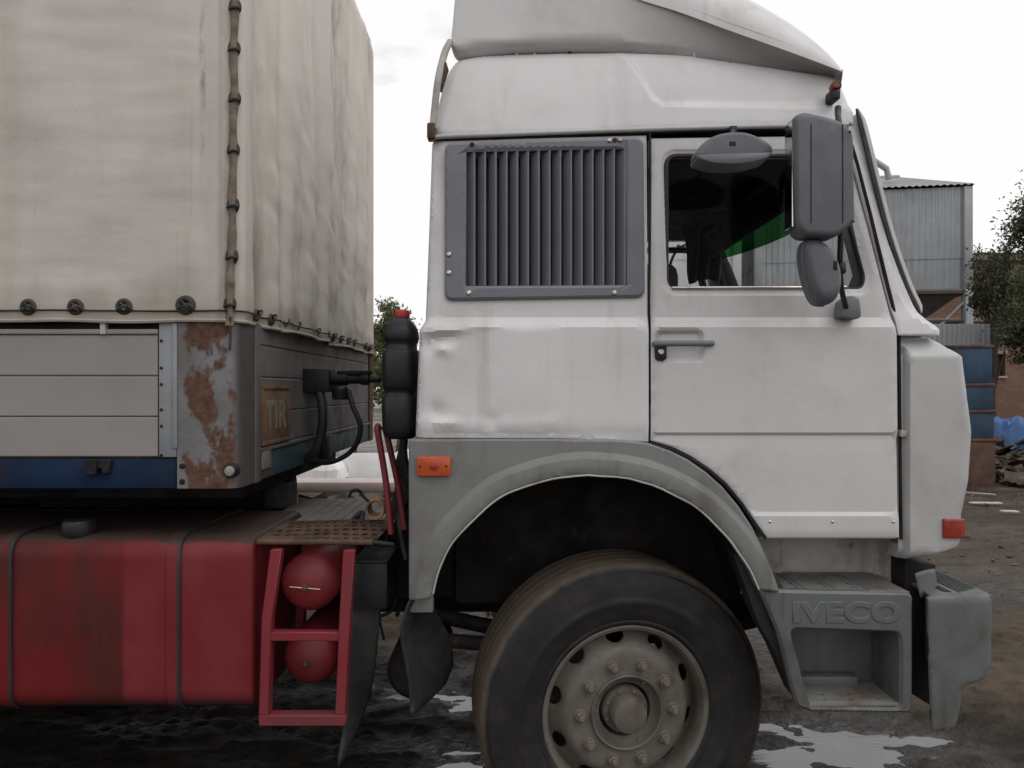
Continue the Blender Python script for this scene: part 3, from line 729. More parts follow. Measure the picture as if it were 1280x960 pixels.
# rear wall, floor, lining
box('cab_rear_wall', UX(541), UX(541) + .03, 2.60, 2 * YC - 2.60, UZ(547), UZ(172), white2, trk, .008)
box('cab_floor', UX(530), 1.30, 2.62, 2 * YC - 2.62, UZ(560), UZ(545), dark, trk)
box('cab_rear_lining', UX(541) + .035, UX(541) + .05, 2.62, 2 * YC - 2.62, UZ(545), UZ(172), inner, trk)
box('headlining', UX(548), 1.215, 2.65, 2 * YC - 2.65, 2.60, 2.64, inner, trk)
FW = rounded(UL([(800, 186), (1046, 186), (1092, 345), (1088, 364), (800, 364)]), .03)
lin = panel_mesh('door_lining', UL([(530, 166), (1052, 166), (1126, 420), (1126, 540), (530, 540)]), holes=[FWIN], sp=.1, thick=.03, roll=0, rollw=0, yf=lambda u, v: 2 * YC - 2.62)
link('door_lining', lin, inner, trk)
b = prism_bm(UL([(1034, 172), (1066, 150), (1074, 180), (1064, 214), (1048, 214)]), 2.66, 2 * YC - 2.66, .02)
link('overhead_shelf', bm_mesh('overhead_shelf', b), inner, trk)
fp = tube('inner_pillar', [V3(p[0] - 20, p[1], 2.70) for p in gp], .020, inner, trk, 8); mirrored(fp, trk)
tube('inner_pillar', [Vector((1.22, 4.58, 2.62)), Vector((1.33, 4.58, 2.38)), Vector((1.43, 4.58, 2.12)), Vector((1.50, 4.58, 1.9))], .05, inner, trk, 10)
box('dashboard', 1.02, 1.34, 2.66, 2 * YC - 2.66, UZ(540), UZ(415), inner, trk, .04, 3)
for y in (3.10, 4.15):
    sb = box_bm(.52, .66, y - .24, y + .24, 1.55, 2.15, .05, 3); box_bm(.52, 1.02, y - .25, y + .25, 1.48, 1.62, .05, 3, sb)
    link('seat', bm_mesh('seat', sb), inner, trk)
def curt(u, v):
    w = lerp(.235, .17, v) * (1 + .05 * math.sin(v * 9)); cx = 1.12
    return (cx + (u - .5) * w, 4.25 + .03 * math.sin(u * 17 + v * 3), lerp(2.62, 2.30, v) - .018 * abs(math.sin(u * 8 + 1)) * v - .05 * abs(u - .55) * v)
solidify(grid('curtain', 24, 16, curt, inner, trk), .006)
# ---- louvre panel
LF = rounded(UL([(556, 180), (804, 172.5), (805.5, 372), (556, 376)], 2.57), .03, 5)
lou = panel('louvre_panel', LF, grill, trk, holes=[LH], sp=.03, thick=.018, hthick=.03, roll=.006, rollw=.009, yf=lambda u, v: 2.556)
prism('louvre_back', UL([(580, 188), (786, 184), (786, 360), (580, 361)], 2.57), 2.640, 2.645, blackp, lou, 0)
prism('blank_panel', LF, 2 * YC - 2.575, 2 * YC - 2.556, grill, trk, .004)  # added cover, keeps light from entering by the far louvre hole
prism('louvre_duct', UL([(574, 182), (792, 178), (792, 366), (574, 367)], 2.57), 2.6455, 2.66, inner, trk, 0)
slm = None
for i in range(15):
    x = lerp(582, 783, (i + .5) / 15); zt, zb = UZ(pl([(583, 191), (782, 187)], x), 2.57), UZ(357.5, 2.57)
    if slm is None:
        w = 13.4 * 2.57 / FX
        P = [(-w * .38, .030), (w * .20, .004), (w * .27, 0), (w * .40, 0), (w * .42, .008), (w * .30, .008), (-w * .30, .034)]
        slm = bm_mesh('slat', prism_bm(P, 0, 1, 0, 1, 'z'), 30)
    s = link('slat', slm, grill, lou, (UX(x, 2.57), 2.5605, zb)); s.scale = (1, 1, zt - zb)
for px, py in ((586, 366), (768, 366), (561, 318), (561, 341), (762, 175.5), (775, 175)):
    lathe('screw', [(.0085, 0), (.0085, -.003), (.005, -.006), (.0015, -.006)], chrome, lou, 12, (UX(px, 2.556), 2.5565, UZ(py, 2.556)))
for px, py in ((590, 181), (768.5, 175.5)):
    lathe('bolt_hole', [(.0085, 0), (.0085, -.0015), (.006, -.0015)], dark, lou, 14, (UX(px, 2.556), 2.5563, UZ(py, 2.556)))
# ---- fender with flared arch
YF = 2.535
arch = [(511, 770), (541, 746), (548, 715), (556, 695), (572, 670), (595, 646), (620, 624), (650, 610), (690, 598), (735, 593), (800, 601), (850, 622), (880, 643), (905, 668), (922, 690), (935, 710), (946, 735), (956, 765), (960, 790)]
archw = [tuple(p) for p in catmull([Vector(U(p, YF)) for p in arch[1:]], 4)]
def fend_y(x, z):
    d = segdist((x, z), archw, False) * FX / YF; px = px_of(x)
    wv = 1 + .08 * noise.noise(Vector((x * 9, z * 9, 2)))
    y = YF - .026 * ramp(28, 20, d)
    y += .008 * ss(4, 0, d)
    e = ramp(0, 1, (px - 509) / 8); y += .012 * (1 - math.sqrt(max(0, 1 - (1 - e) ** 2)))
    return y
fo = [(511, 749), (510.5, 556), (513, 549), (700, 549), (780, 550.5), (811, 554), (838, 563.5), (860, 574.5), (883, 590.5), (903, 608.5), (923, 632.5), (940, 658.5), (953, 685), (964, 712), (973, 738)]
inner_edge = [tuple(p) for p in catmull([Vector(U(p, YF)) for p in arch[1:]], 4)][::-1]
inner_edge = [(p[0] + .0022 * noise.noise(Vector((p[0] * 14, p[1] * 14, 0))), p[1] + .005 * noise.noise(Vector((p[0] * 12, p[1] * 12, 7)))) for p in inner_edge]
fend_o = UL(fo, YF) + [p for p in inner_edge if p[1] > UZ(741, YF) or p[0] < 0]
def offset_line(P, d):
    out = []
    for i, p in enumerate(P):
        a, b = Vector(P[max(i - 1, 0)]), Vector(P[min(i + 1, len(P) - 1)]); t = (b - a).normalized(); out.append((p[0] - t.y * d, p[1] + t.x * d))
    return out
fnd = panel('fender', fend_o, fend, trk, creases=[offset_line(archw, 20.5 * YF / FX), offset_line(archw, 28.5 * YF / FX)], sp=.016, yf=fend_y, thick=.05, roll=.004, sharp=28)
mirrored(fnd, trk)
tube('fender_lip', [(p[0], YF - .022, p[1]) for p in inner_edge if p[1] > UZ(741, YF)], .0035, recess, fnd, 6)
ml = prism('marker_light', rrect(UX(521, 2.52), UZ(595, 2.52), UX(563, 2.52), UZ(571, 2.52), .004, 2), 2.517, 2.537, orange, fnd, .003)
lathe('marker_reflector', [(.014, 0), (.014, -.003), (.004, -.005)], redlens, fnd, 16, (UX(542, 2.517), 2.5172, UZ(583, 2.517)))
for px in (525, 558): lathe('marker_screw', [(.004, 0), (.004, -.002), (.001, -.003)], dark, fnd, 10, (UX(px, 2.517), 2.5172, UZ(583, 2.517)))
# wheel arch liner (half barrel) and inner wall
def liner(u, v):
    k = u * (len(archw) - 1); i = min(int(k), len(archw) - 2); a, b = Vector(archw[i]), Vector(archw[i + 1]); p = a.lerp(b, k - i)
    c = Vector((.40, .60)); q = p + (p - c).normalized() * .02
    return (q.x, lerp(2.55, 3.12, v), q.y)
ln = grid('arch_liner', 60, 6, liner, dark, trk); mirrored(ln, trk)
box('engine_cover', -.25, 1.2, 3.14, 2 * YC - 3.14, .72, UZ(562), dark, trk, .03)
# torn rubber flap behind the front wheel
FL = [(750, 511, 541, 2.545, 2.62), (765, 505, 545, 2.54, 2.70), (785, 499, 556, 2.53, 2.78), (805, 501, 564, 2.535, 2.80), (830, 506, 566, 2.54, 2.80), (855, 510, 556, 2.545, 2.76), (875, 512, 536, 2.55, 2.66), (891, 513.5, 517, 2.555, 2.57)]
def flap(tab, amp=.02):
    def f(u, v):
        py = lerp(tab[0][0], tab[-1][0], v)
        l = pl([(t[0], t[1]) for t in tab], py); r = pl([(t[0], t[2]) for t in tab], py)
        ya = pl([(t[0], t[3]) for t in tab], py); yb = pl([(t[0], t[4]) for t in tab], py)
        a, b_ = V3(l, py, ya), V3(r, py, yb); p = a.lerp(b_, u); p.y += amp * math.sin(u * 3.1) * math.sin(v * 5) ; return p
    return f
solidify(grid('torn_mud_flap', 14, 26, flap(FL), rubber, trk), .005)
box('fender_stay', UX(512, 2.56), UX(541, 2.56), 2.56, 2.60, UZ(766, 2.56), UZ(748, 2.56), fend, trk, .004)
ML = [(700, 441, 482, 2.72, 2.72), (760, 438, 476, 2.70, 2.72), (820, 434, 471, 2.66, 2.72), (870, 431, 462, 2.63, 2.72), (910, 428, 446, 2.62, 2.68), (955, 423, 426, 2.60, 2.61)]
solidify(grid('mud_flap', 10, 24, flap(ML, .015), rubber, trk), .006)
box('battery_box', UX(441, 2.68), UX(484, 2.68), 2.68, 2.92, UZ(762, 2.68), UZ(704, 2.68), blackp, trk, .006)
box('battery_box_lid', UX(440, 2.68), UX(485, 2.68), 2.675, 2.93, UZ(704, 2.68), UZ(700.5, 2.68), blackp, trk, .003)
# ---- front wheels, steered
def wheel(loc, ang, parent, flip=False):
    H = [(.3 * 0, 0)]
    prof = lambda r: pl([(.0, .02), (.128, .02), (.135, .022), (.205, .024), (.222, .034), (.238, .064), (.268, .092), (.30, .098)], r)
    holes = []
    for k in range(10):
        a = R(96 + 36 * k); cx, cz = .2505 * math.cos(a), .2505 * math.sin(a)
        pts = []
        for j in range(14):
            t = 2 * math.pi * j / 14; u, v = .0195 * math.cos(t), .033 * math.sin(t)
            pts.append((cx + u * math.cos(a) - v * math.sin(a), cz + u * math.sin(a) + v * math.cos(a)))
        holes.append(pts)
    m = panel_mesh('wheel', circ(0, 0, .276, n=72), holes=holes + [circ(0, 0, .126, n=48)], sp=.02, yf=lambda u, v: -.155 + prof(math.hypot(u, v)), thick=.012, roll=.002, rollw=.003,
                   creases=[circ(0, 0, r, n=60) + [(r, 0)] for r in (.135, .205, .222, .238)], sharp=50)
    w = link('wheel', m, wheelm, parent, loc, (0, 0, ang)); w.scale = (1.04, 1, 1.04)
    lathe('rim', [(.268, -.055), (.2745, -.085), (.277, -.118), (.285, -.133), (.297, -.139), (.303, -.136), (.3035, -.126), (.296, -.122), (.29, -.10), (.285, .12), (.24, .12), (.24, .1)], wheelm, w, 72, caps=False)
    ty = [(.292, .13), (.30, .14), (.36, .155), (.43, .158), (.49, .148), (.522, .135), (.533, .12)]
    for y in (.085, .03, -.025, -.08): ty += [(.537, y + .012), (.5355, y + .010), (.5355, y + .002), (.537, y)]
    ty += [(.534, -.118), (.528, -.130), (.517, -.138), (.512, -.1395), (.505, -.1475), (.498, -.149), (.46, -.156), (.43, -.1585), (.415, -.159), (.412, -.1605), (.395, -.1605), (.392, -.159), (.365, -.156), (.345, -.150), (.334, -.146), (.330, -.1475), (.323, -.146), (.317, -.139), (.300, -.128)]
    ty_o = lathe('tyre', ty, tyrem, w, 96, sharp=28, caps=False); ty_o.scale = (1 / 1.04, 1, 1 / 1.04)
    nb = bmesh.new()
    lathe_bm([(.019, 0), (.019, -.004), (.0165, -.006)], 16, nb); lathe_bm([(.0165, -.004), (.0165, -.018), (.014, -.021)], 6, nb); lathe_bm([(.010, -.018), (.010, -.030), (.007, -.033)], 10, nb)
    nm = bm_mesh('wheel_nut', nb, 30)
    for k in range(10):
        a = R(72 + 36 * k); o = link('wheel_nut', nm, nutm, w, (.168 * math.cos(a), -.131, .168 * math.sin(a))); o.rotation_euler = (0, k * 1.3, 0); o.scale = (1.2, 1.1, 1.2)
    lathe('hub_ring', [(.131, -.128), (.131, -.140), (.127, -.145), (.122, -.142), (.118, -.128), (.110, -.115), (.094, -.108), (.092, -.06)], wheelm, w, 48, caps=False)
    lathe('hub_bore', [(.093, -.075), (.08, -.09), (.05, -.09)], dark, w, 32)
    lathe('hub_flange', [(.082, -.07), (.082, -.112), (.078, -.118), (.062, -.118)], wheelm, w, 32)
    lathe('hub_cap', [(.062, -.08), (.062, -.165), (.058, -.174), (.048, -.178), (.02, -.180), (.002, -.180)], wheelm, w, 32)
    hm = bm_mesh('hub_bolt', lathe_bm([(.007, 0), (.007, -.006), (.003, -.007)], 6), 30)
    for k in range(8):
        a = R(20 + 45 * k); link('hub_bolt', hm, nutm, w, (.071 * math.cos(a), -.117, .071 * math.sin(a)))
    for k in range(3):
        a = R(55 + 120 * k); link('hub_bolt', hm, nutm, w, (.114 * math.cos(a), -.12, .114 * math.sin(a)))
    return w
wl_ = wheel((.392, 2.775, .483), R(10), trk)
def copy_wheel(w, loc, rz):
    c = w.copy(); C.objects.link(c); c.parent = trk; c.matrix_parent_inverse = Matrix.Translation(-ROOTS[trk.name]); c.location = loc; c.rotation_euler = (0, 0, rz)
    for ch in w.children:
        d = ch.copy(); C.objects.link(d); d.parent = c
    return c
copy_wheel(wl_, (.38, 4.46, .483), R(193))
for x, y, a in ((-3.15, 2.78, 0), (-3.15, 4.46, 180), (-3.15, 4.10, 180)): copy_wheel(wl_, (x, y, .483), R(a))
ax = bmesh.new(); tube_bm([(.38, 2.95, .46), (.38, 4.35, .46)], .055, 12, ax); link('front_axle', bm_mesh('front_axle', ax), dark, trk)
ax = bmesh.new(); tube_bm([(-3.15, 2.95, .53), (-3.15, 4.35, .53)], .09, 12, ax); link('rear_axle', bm_mesh('rear_axle', ax), dark, trk)
for y in (3.20, 3.95):
    box('chassis_rail', -4.2, 1.45, y, y + .09, .74, 1.0, dark, trk, .006)
    tube('leaf_spring', [(x, y + .04, .55 + .10 * ((x - .42) / .75) ** 2) for x in [-.35 + .1 * k for k in range(16)]], .035, dark, trk, 8)
box('gearbox', -.9, .1, 3.33, 3.92, .62, .98, dark, trk, .05)
box('engine_block', .1, 1.3, 3.32, 3.93, .58, 1.3, dark, trk, .05)
tube('drag_link', [V3(555, 800, 2.95), V3(620, 806, 2.95)], .03, dark, trk, 8)
lathe('air_filter', [(.1, 0), (.12, .02), (.12, .4), (.1, .42)], dark, trk, 24, (UX(520, 2.95), 2.95, UZ(840, 2.95)))
# ---- entry steps
YS = 2.525
so_ = rounded(UL([(949, 737.5), (1136, 741), (1141.5, 746), (1141, 889), (1136, 892), (1016, 890), (996, 884), (984, 838), (972, 791), (961, 764)], YS), [.004, .012, .012, .012, .01, .01, .02, 0, 0, 0])
sh_ = rounded(UL([(990, 787), (1126, 791.5), (1126, 886), (1014, 884.5), (1004, 846), (992, 803)], YS), [.03, .03, .02, .012, 0, 0], 6)
def step_y(x, z):
    d = segdist((x, z), sh_); return YS + .006 * ss(.012, 0, d) + .002 * noise.noise(Vector((x * 7, z * 7, 3)))
stp = panel('entry_step', so_, stepm, trk, holes=[sh_], sp=.018, yf=step_y, thick=.03, hthick=.215, roll=.008, rollw=.009)
mirrored(stp, trk)
box('step_well_back', UX(1018, YS), UX(1132, YS), 2.735, 2.75, UZ(890, YS), UZ(770, YS), stepm, stp, .002)
box('step_well_ledge', UX(1022, YS), UX(1100, YS), 2.68, 2.734, UZ(884, YS), UZ(868, YS), stepm, stp, .008)
def slots(x0, x1, y0, y1, nxs, w, d): 
    out = []
    for i in range(nxs):
        cx = lerp(x0, x1, (i + .5) / nxs)
        for j, cy in enumerate((lerp(y0, y1, .28), lerp(y0, y1, .52))):
            out.append(rrect(cx - w + j * .012, cy - d, cx + w + j * .012, cy + d, d * .9, 3))
    return out
zt = UZ(740.5, YS)
tx0, tx1 = UX(970, YS), UX(1138, YS)
top = panel_mesh('step_tread', [(tx0, YS + .006), (tx1, YS + .006), (tx1, 2.80), (tx0, 2.80)], holes=slots(tx0 + .03, tx1 - .03, YS, 2.75, 4, .012, .007), sp=.02, thick=.01, roll=.001, rollw=.002,
                 cols=[], yf=lambda u, v: 0, to3=lambda u, v, d: (u, v, zt + .001 - d))
link('step_tread', top, treadm, stp)
rb = bmesh.new()
for i in range(22):
    x = lerp(tx0 + .015, tx1 - .015, i / 21)
    if i % 5 in (1, 2, 3): continue
    tube_bm([(x, YS + .03, zt + .001), (x, 2.74, zt + .001)], .003, 6, rb)
for i in range(8):
    x = tx1 - .05 - i * .011; tube_bm([(x, YS + .03, zt + .001), (x, 2.74, zt + .001)], .003, 6, rb)
link('tread_ribs', bm_mesh('tread_ribs', rb), treadm, stp)
zb = UZ(885.5, YS); lx0, lx1 = UX(1014, YS), UX(1126, YS)
low = panel_mesh('step_tread', [(lx0, YS + .014), (lx1, YS + .014), (lx1, 2.733), (lx0, 2.733)], holes=slots(lx0 + .01, lx1 - .01, YS, 2.70, 3, .012, .006), sp=.02, thick=.01, roll=.001, rollw=.002, to3=lambda u, v, d: (u, v, zb + .013 - d))
link('step_tread', low, treadm, stp)
rb = bmesh.new()
for i in range(9):
    x = lx1 - .012 - i * .011; tube_bm([(x, YS + .04, zb + .014), (x, 2.70, zb + .014)], .003, 6, rb)
link('tread_ribs', bm_mesh('tread_ribs', rb), treadm, stp)
def text_mesh(s, size, ext, bev, off=0., space=1.):
    c = bpy.data.curves.new('lettering', 'FONT'); c.body = s; c.size = size; c.extrude = ext; c.bevel_depth = bev; c.bevel_resolution = 2; c.offset = off; c.space_character = space
    t = bpy.data.objects.new('lettering', c); C.objects.link(t)
    bpy.context.view_layer.update()
    m = bpy.data.meshes.new_from_object(t.evaluated_get(bpy.context.evaluated_depsgraph_get()))
    bpy.data.objects.remove(t); bpy.data.curves.remove(c)
    return m
def fit_text(name, s, x0, x1, z0, z1, place, material, parent, ext=.002, bev=.002, off=0., space=1.):
    m = text_mesh(s, .1, ext, bev, off, space)
    xs = [v.co.x for v in m.vertices]; ys = [v.co.y for v in m.vertices]
    a, b_, c, d = min(xs), max(xs), min(ys), max(ys)
    for v in m.vertices:
        u = lerp(x0, x1, (v.co.x - a) / (b_ - a)); w = lerp(z0, z1, (v.co.y - c) / (d - c)); v.co = place(u, w, v.co.z)
    m.name = name
    return link(name, m, material, parent)
fit_text('embossed_lettering', 'IVECO', UX(991, YS), UX(1126, YS), UZ(779, YS), UZ(751.5, YS), lambda u, w, h: (u, YS - h * 1.0 + .001, w), stepm, stp, .0022, .0026, .003, 1.08)
# recessed wall between step and door
wq = panel('step_wall', UL([(930, 660), (1128, 660), (1128, 745), (930, 745)], 2.76), recess, trk, sp=.03, thick=.01, roll=0, rollw=0,
           yf=lambda x, z: 2.79 - .035 * ss(1103, 1109, 640 + x * FX / 2.76) + .004 * fbm(Vector((x * 8, z * 8, 0))) + .03 * ss(1096, 1086, 640 + x * FX / 2.76) * ss(978, 985, 640 + x * FX / 2.76), fine=[(UX(970, 2.76), UX(1128, 2.76), UZ(745, 2.76), UZ(660, 2.76), .012)])
box('door_sill', UX(955), UX(1126), 2.58, 2.80, UZ(676), UZ(668), recess, trk, .004)
prism('arch_tail', UL([(915, 690), (968, 715), (980, 738), (1003, 884), (990, 868), (966, 812), (946, 776)], 2.58), 2.57, 2.66, rubber, trk, .003)
# ---- front corner panel with indicator
YQ = 2.545
cpo = rounded(UL([(1127.5, 421), (1180, 421), (1192, 425), (1209, 444), (1220.5, 540), (1217, 602), (1208.5, 645), (1207.5, 672), (1200, 682), (1160, 697), (1131, 703), (1129, 690)], YQ), [.003, .01, .02, .03, .05, .03, .02, .02, .03, .03, .01, 0], 4)
def corner_y(x, z):
    px, py = 640 + x * FX / YQ, HY - (z - CZ) * FX / YQ
    y = YQ + .060 * ramp(445, 420, py)
    y += .030 * ss(1138, 1134, px) * ss(430, 440, py)
    e = pl([(421, 1180), (444, 1209), (540, 1221), (602, 1217), (645, 1208), (700, 1207)], py) - px
    y += .045 * (1 - math.sqrt(max(0, 1 - (1 - ramp(0, 1, e / 14)) ** 2)))
    y += .03 * ss(690, 703, py)
    return y
cp = panel('corner_panel', cpo, white2, trk, sp=.02, yf=corner_y, thick=.05, roll=.003, cols=[UX(p, YQ) for p in (1134, 1138, 1135.5)], rows=[UZ(444, YQ), UZ(447, YQ)], fine=[(UX(1195, YQ), UX(1222, YQ), UZ(690, YQ), UZ(430, YQ), .01)], sharp=50)
mirrored(cp, trk)
ind = pillow('indicator_light', rrect(UX(1180, 2.535), UZ(673, 2.535), UX(1206.5, 2.535), UZ(649, 2.535), .004, 3), 2.533, 2.60, .006, 4, redlens, trk, 40)
mirrored(ind, trk)
box('hinge_bracket', UX(1127, 2.55), UX(1135.5, 2.55), 2.553, 2.60, UZ(546, 2.55), UZ(538, 2.55), recess, cp, .002)
box('front_panel', 1.47, 1.56, 2.62, 2 * YC - 2.62, UZ(690), UZ(446), white2, trk, .03, 3)
box('grille', 1.575, 1.592, 2.95, 2 * YC - 2.95, UZ(660), UZ(520), blackp, trk, .005)
for i in range(6): box('grille_bar', 1.588, 1.604, 2.96, 2 * YC - 2.96, UZ(652 - i * 24), UZ(640 - i * 24), fend, trk, .003)
box('cowl', 1.25, 1.475, 2.62, 2 * YC - 2.62, UZ(446), UZ(408), white2, trk, .02)
# ---- bumper
YB = 2.49
bo = rounded(UL([(1160, 748), (1168, 745), (1238, 742.5), (1248, 750), (1248.5, 834), (1243, 848), (1225, 855), (1212, 861), (1208, 882), (1203, 911), (1166, 915), (1163, 850)], YB), [.004, .01, .02, .02, .03, .02, .02, .015, .02, .006, .004, 0], 4)
def bump_y(x, z):
    px, py = 640 + x * FX / YB, HY - (z - CZ) * FX / YB
    e = pl([(742, 1248), (834, 1248), (850, 1241), (861, 1213), (911, 1203)], py) - px
    y = YB + .05 * (1 - math.sqrt(max(0, 1 - (1 - ramp(0, 1, e / 20)) ** 2)))
    y += .018 * (1 - math.sqrt(max(0, 1 - (1 - ramp(743, 756, py)) ** 2)))
    return y + .003 * noise.noise(Vector((x * 5, z * 5, 9)))
bmp = panel('bumper', bo, stepm, trk, sp=.018, yf=bump_y, thick=.012, roll=.004, fine=[(UX(1215, YB), UX(1244, YB), UZ(860, YB), UZ(742, YB), .008), (UX(1160, YB), UX(1243, YB), UZ(760, YB), UZ(742, YB), .008)], sharp=60)
mirrored(bmp, trk)
zb_ = UZ(744, YB) - .002
box('bumper_beam', 1.50, UX(1246, YB) - .012, YB + .05, 2 * YC - YB - .05, UZ(850, YB), zb_ - .012, stepm, bmp, .015, 3)
tp = [(UX(1166, YB), YB + .012), (UX(1242, YB), YB + .012), (UX(1246, YB), YB + .05), (1.655, YB + .4), (1.66, YC), (1.48, YC), (1.47, YB + .5), (UX(1172, YB), YB + .12)]
prism('bumper_top', tp, zb_ - .012, zb_ - .002, stepm, bmp, .002, 1, 'z')
prism('bumper_slot', [(1.50, YB + .06), (1.525, YB + .05), (1.535, YB + .5), (1.515, YB + .5)], zb_ - .002, zb_, dark, bmp, 0, 1, 'z')
rb = bmesh.new()
for i in range(5): tube_bm([(1.555 + .02 * i, YB + .05 + .012 * i, zb_ - .001), (1.56 + .02 * i, YB + .9, zb_ - .001)], .0045, 6, rb)
link('bumper_rib', bm_mesh('bumper_rib', rb), stepm, bmp)
solidify(grid('bumper_flap', 8, 6, lambda u, v: V3(lerp(lerp(1143, 1150, v), lerp(1168, 1173, v), u), lerp(717, 747, v) - 6 * math.sin(u * 1.6) * (1 - v), 2.56 + .05 * u * u), stepm, bmp), .0025)
prism('bumper_inner', UL([(1131, 700), (1170, 706), (1170, 884), (1160, 880), (1131, 862)], 2.66), 2.66, 3.2, dark, trk, .004)
0 and tube('bumper_edge', catmull(path3([(1160, 750), (1162, 800), (1165, 860), (1166, 913)], YB + .006), 5), .0045, rubber, bmp, 6)
# ---- roof fairing
crs = [(562, -150), (700, -60), (760, -22), (800, -4), (850, 13), (905, 35), (960, 56), (1010, 75), (1051, 91)]
bot = [(562, 62), (572, 67.5), (590, 64.5), (640, 59), (700, 57.5), (780, 57.5), (840, 60), (900, 66), (980, 78.5), (1045, 92.5), (1051, 93)]
def fair_y(x, z):
    px, py = 640 + x * FX / 2.62, HY - (z - CZ) * FX / 2.62
    t = ramp(0, 1, (py - pl(crs, px)) / max(4., pl(bot, px) - pl(crs, px)))
    deep = ss(700, 1000, px)
    y = lerp(2.60, 2.565, deep) + lerp(.02, .12, deep) * t ** lerp(1.0, .7, deep)
    y += .03 * ss(6, 0, pl(bot, px) - py) * (1 - deep)
    return y
fo_ = UL([(572, 68), (590, 65), (640, 59.5), (700, 58), (780, 58), (840, 60.5), (900, 66.5), (980, 79), (1045, 92.5), (1051, 91.5), (1010, 75), (960, 56), (905, 35), (850, 13), (800, -4), (760, -22), (700, -60), (574, -60), (566, 30), (563, 58)], 2.62)
fair = panel('roof_fairing', rounded(fo_, [.02] + [0] * 18 + [.02]), white, trk, sp=.022, yf=fair_y, thick=.04, roll=.004, fine=[(UX(780, 2.62), UX(1055, 2.62), UZ(95, 2.62), UZ(-10, 2.62), .011)], sharp=60)
mirrored(fair, trk)
cc = catmull([Vector((*U(p, 2.575), 0)) for p in crs[1:]] , 6)
CX = [(p.x, p.y) for p in cc]
xr, xf = UX(700, 2.575), UX(1052, 2.575)
def zc(x): return pl(CX, x)
def dome(u, v):
    s = 2 * v - 1
    t = 1 - (1 - u) ** 1.6
    x = lerp(xr, xf, t)
    h = .34 * math.sqrt(max(0, 1 - max(0, (x - .35) / (xf - .35)) ** 2.3))
    hh = h * (max(0, 1 - abs(s) ** 5)) ** .42
    nose = .20 * ss(.3, 1, t) * (1 - abs(s) ** 2.2)
    ed = lerp(2.60, 2.565, ss(0, 1, t))
    return (x + nose, YC + s * (YC - ed), zc(x) + hh)
vv = 60
def dome_v(u, v):                                   # crowd rows towards both edges
    s = 2 * v - 1; s2 = math.copysign(1 - (1 - abs(s)) ** 2.2, s); return dome(u, (s2 + 1) / 2)
grid('fairing_dome', 60, vv, dome_v, white, fair, 70)
for px in (606, 646, 668, 712, 868): box('fairing_bracket', UX(px - 2, 2.66), UX(px + 2, 2.66), 2.66, 2.70, UZ(78, 2.66), UZ(52, 2.66), white2 if px != 712 else dark, trk, .002)
prism('fairing_underside', UL([(700, 57), (800, 58), (900, 66), (1040, 90), (1040, 93), (900, 74), (800, 63), (700, 62)], 2.70), 2.72, 2 * YC - 2.72, dark, trk, 0)
st = tube('fairing_stay', catmull([V3(563, 52, 2.62), V3(556, 66, 2.60), V3(548, 98, 2.575), V3(544, 130, 2.57), V3(541, 160, 2.57)], 6), .0125, recess, trk, 10); mirrored(st, trk)
box('stay_foot', UX(534, 2.565), UX(544, 2.565), 2.555, 2.60, UZ(174, 2.565), UZ(154, 2.565), rustm, trk, .005)
prism('stay_gusset', UL([(550, 82), (558, 78), (561, 88), (552, 116), (548, 112)], 2.585), 2.58, 2.59, rustm, trk, .001)
# roof marker lamp
lm = bmesh.new(); box_bm(UX(1037, 2.56), UX(1048, 2.56), 2.54, 2.60, UZ(126, 2.56), UZ(113, 2.56), .006, 2, lm)
mk = link('roof_marker_lamp', bm_mesh('roof_marker_lamp', lm), blackp, trk)
lathe('marker_lens', [(.010, 0), (.013, .005), (.013, .03), (.010, .04)], redlens, mk, 16, (UX(1041, 2.56), 2.53, UZ(110, 2.56)))
lathe('marker_shell', [(.012, 0), (.017, .006), (.017, .03), (.012, .034)], blackp, mk, 16, (UX(1043.5, 2.56), 2.537, UZ(109, 2.56)))
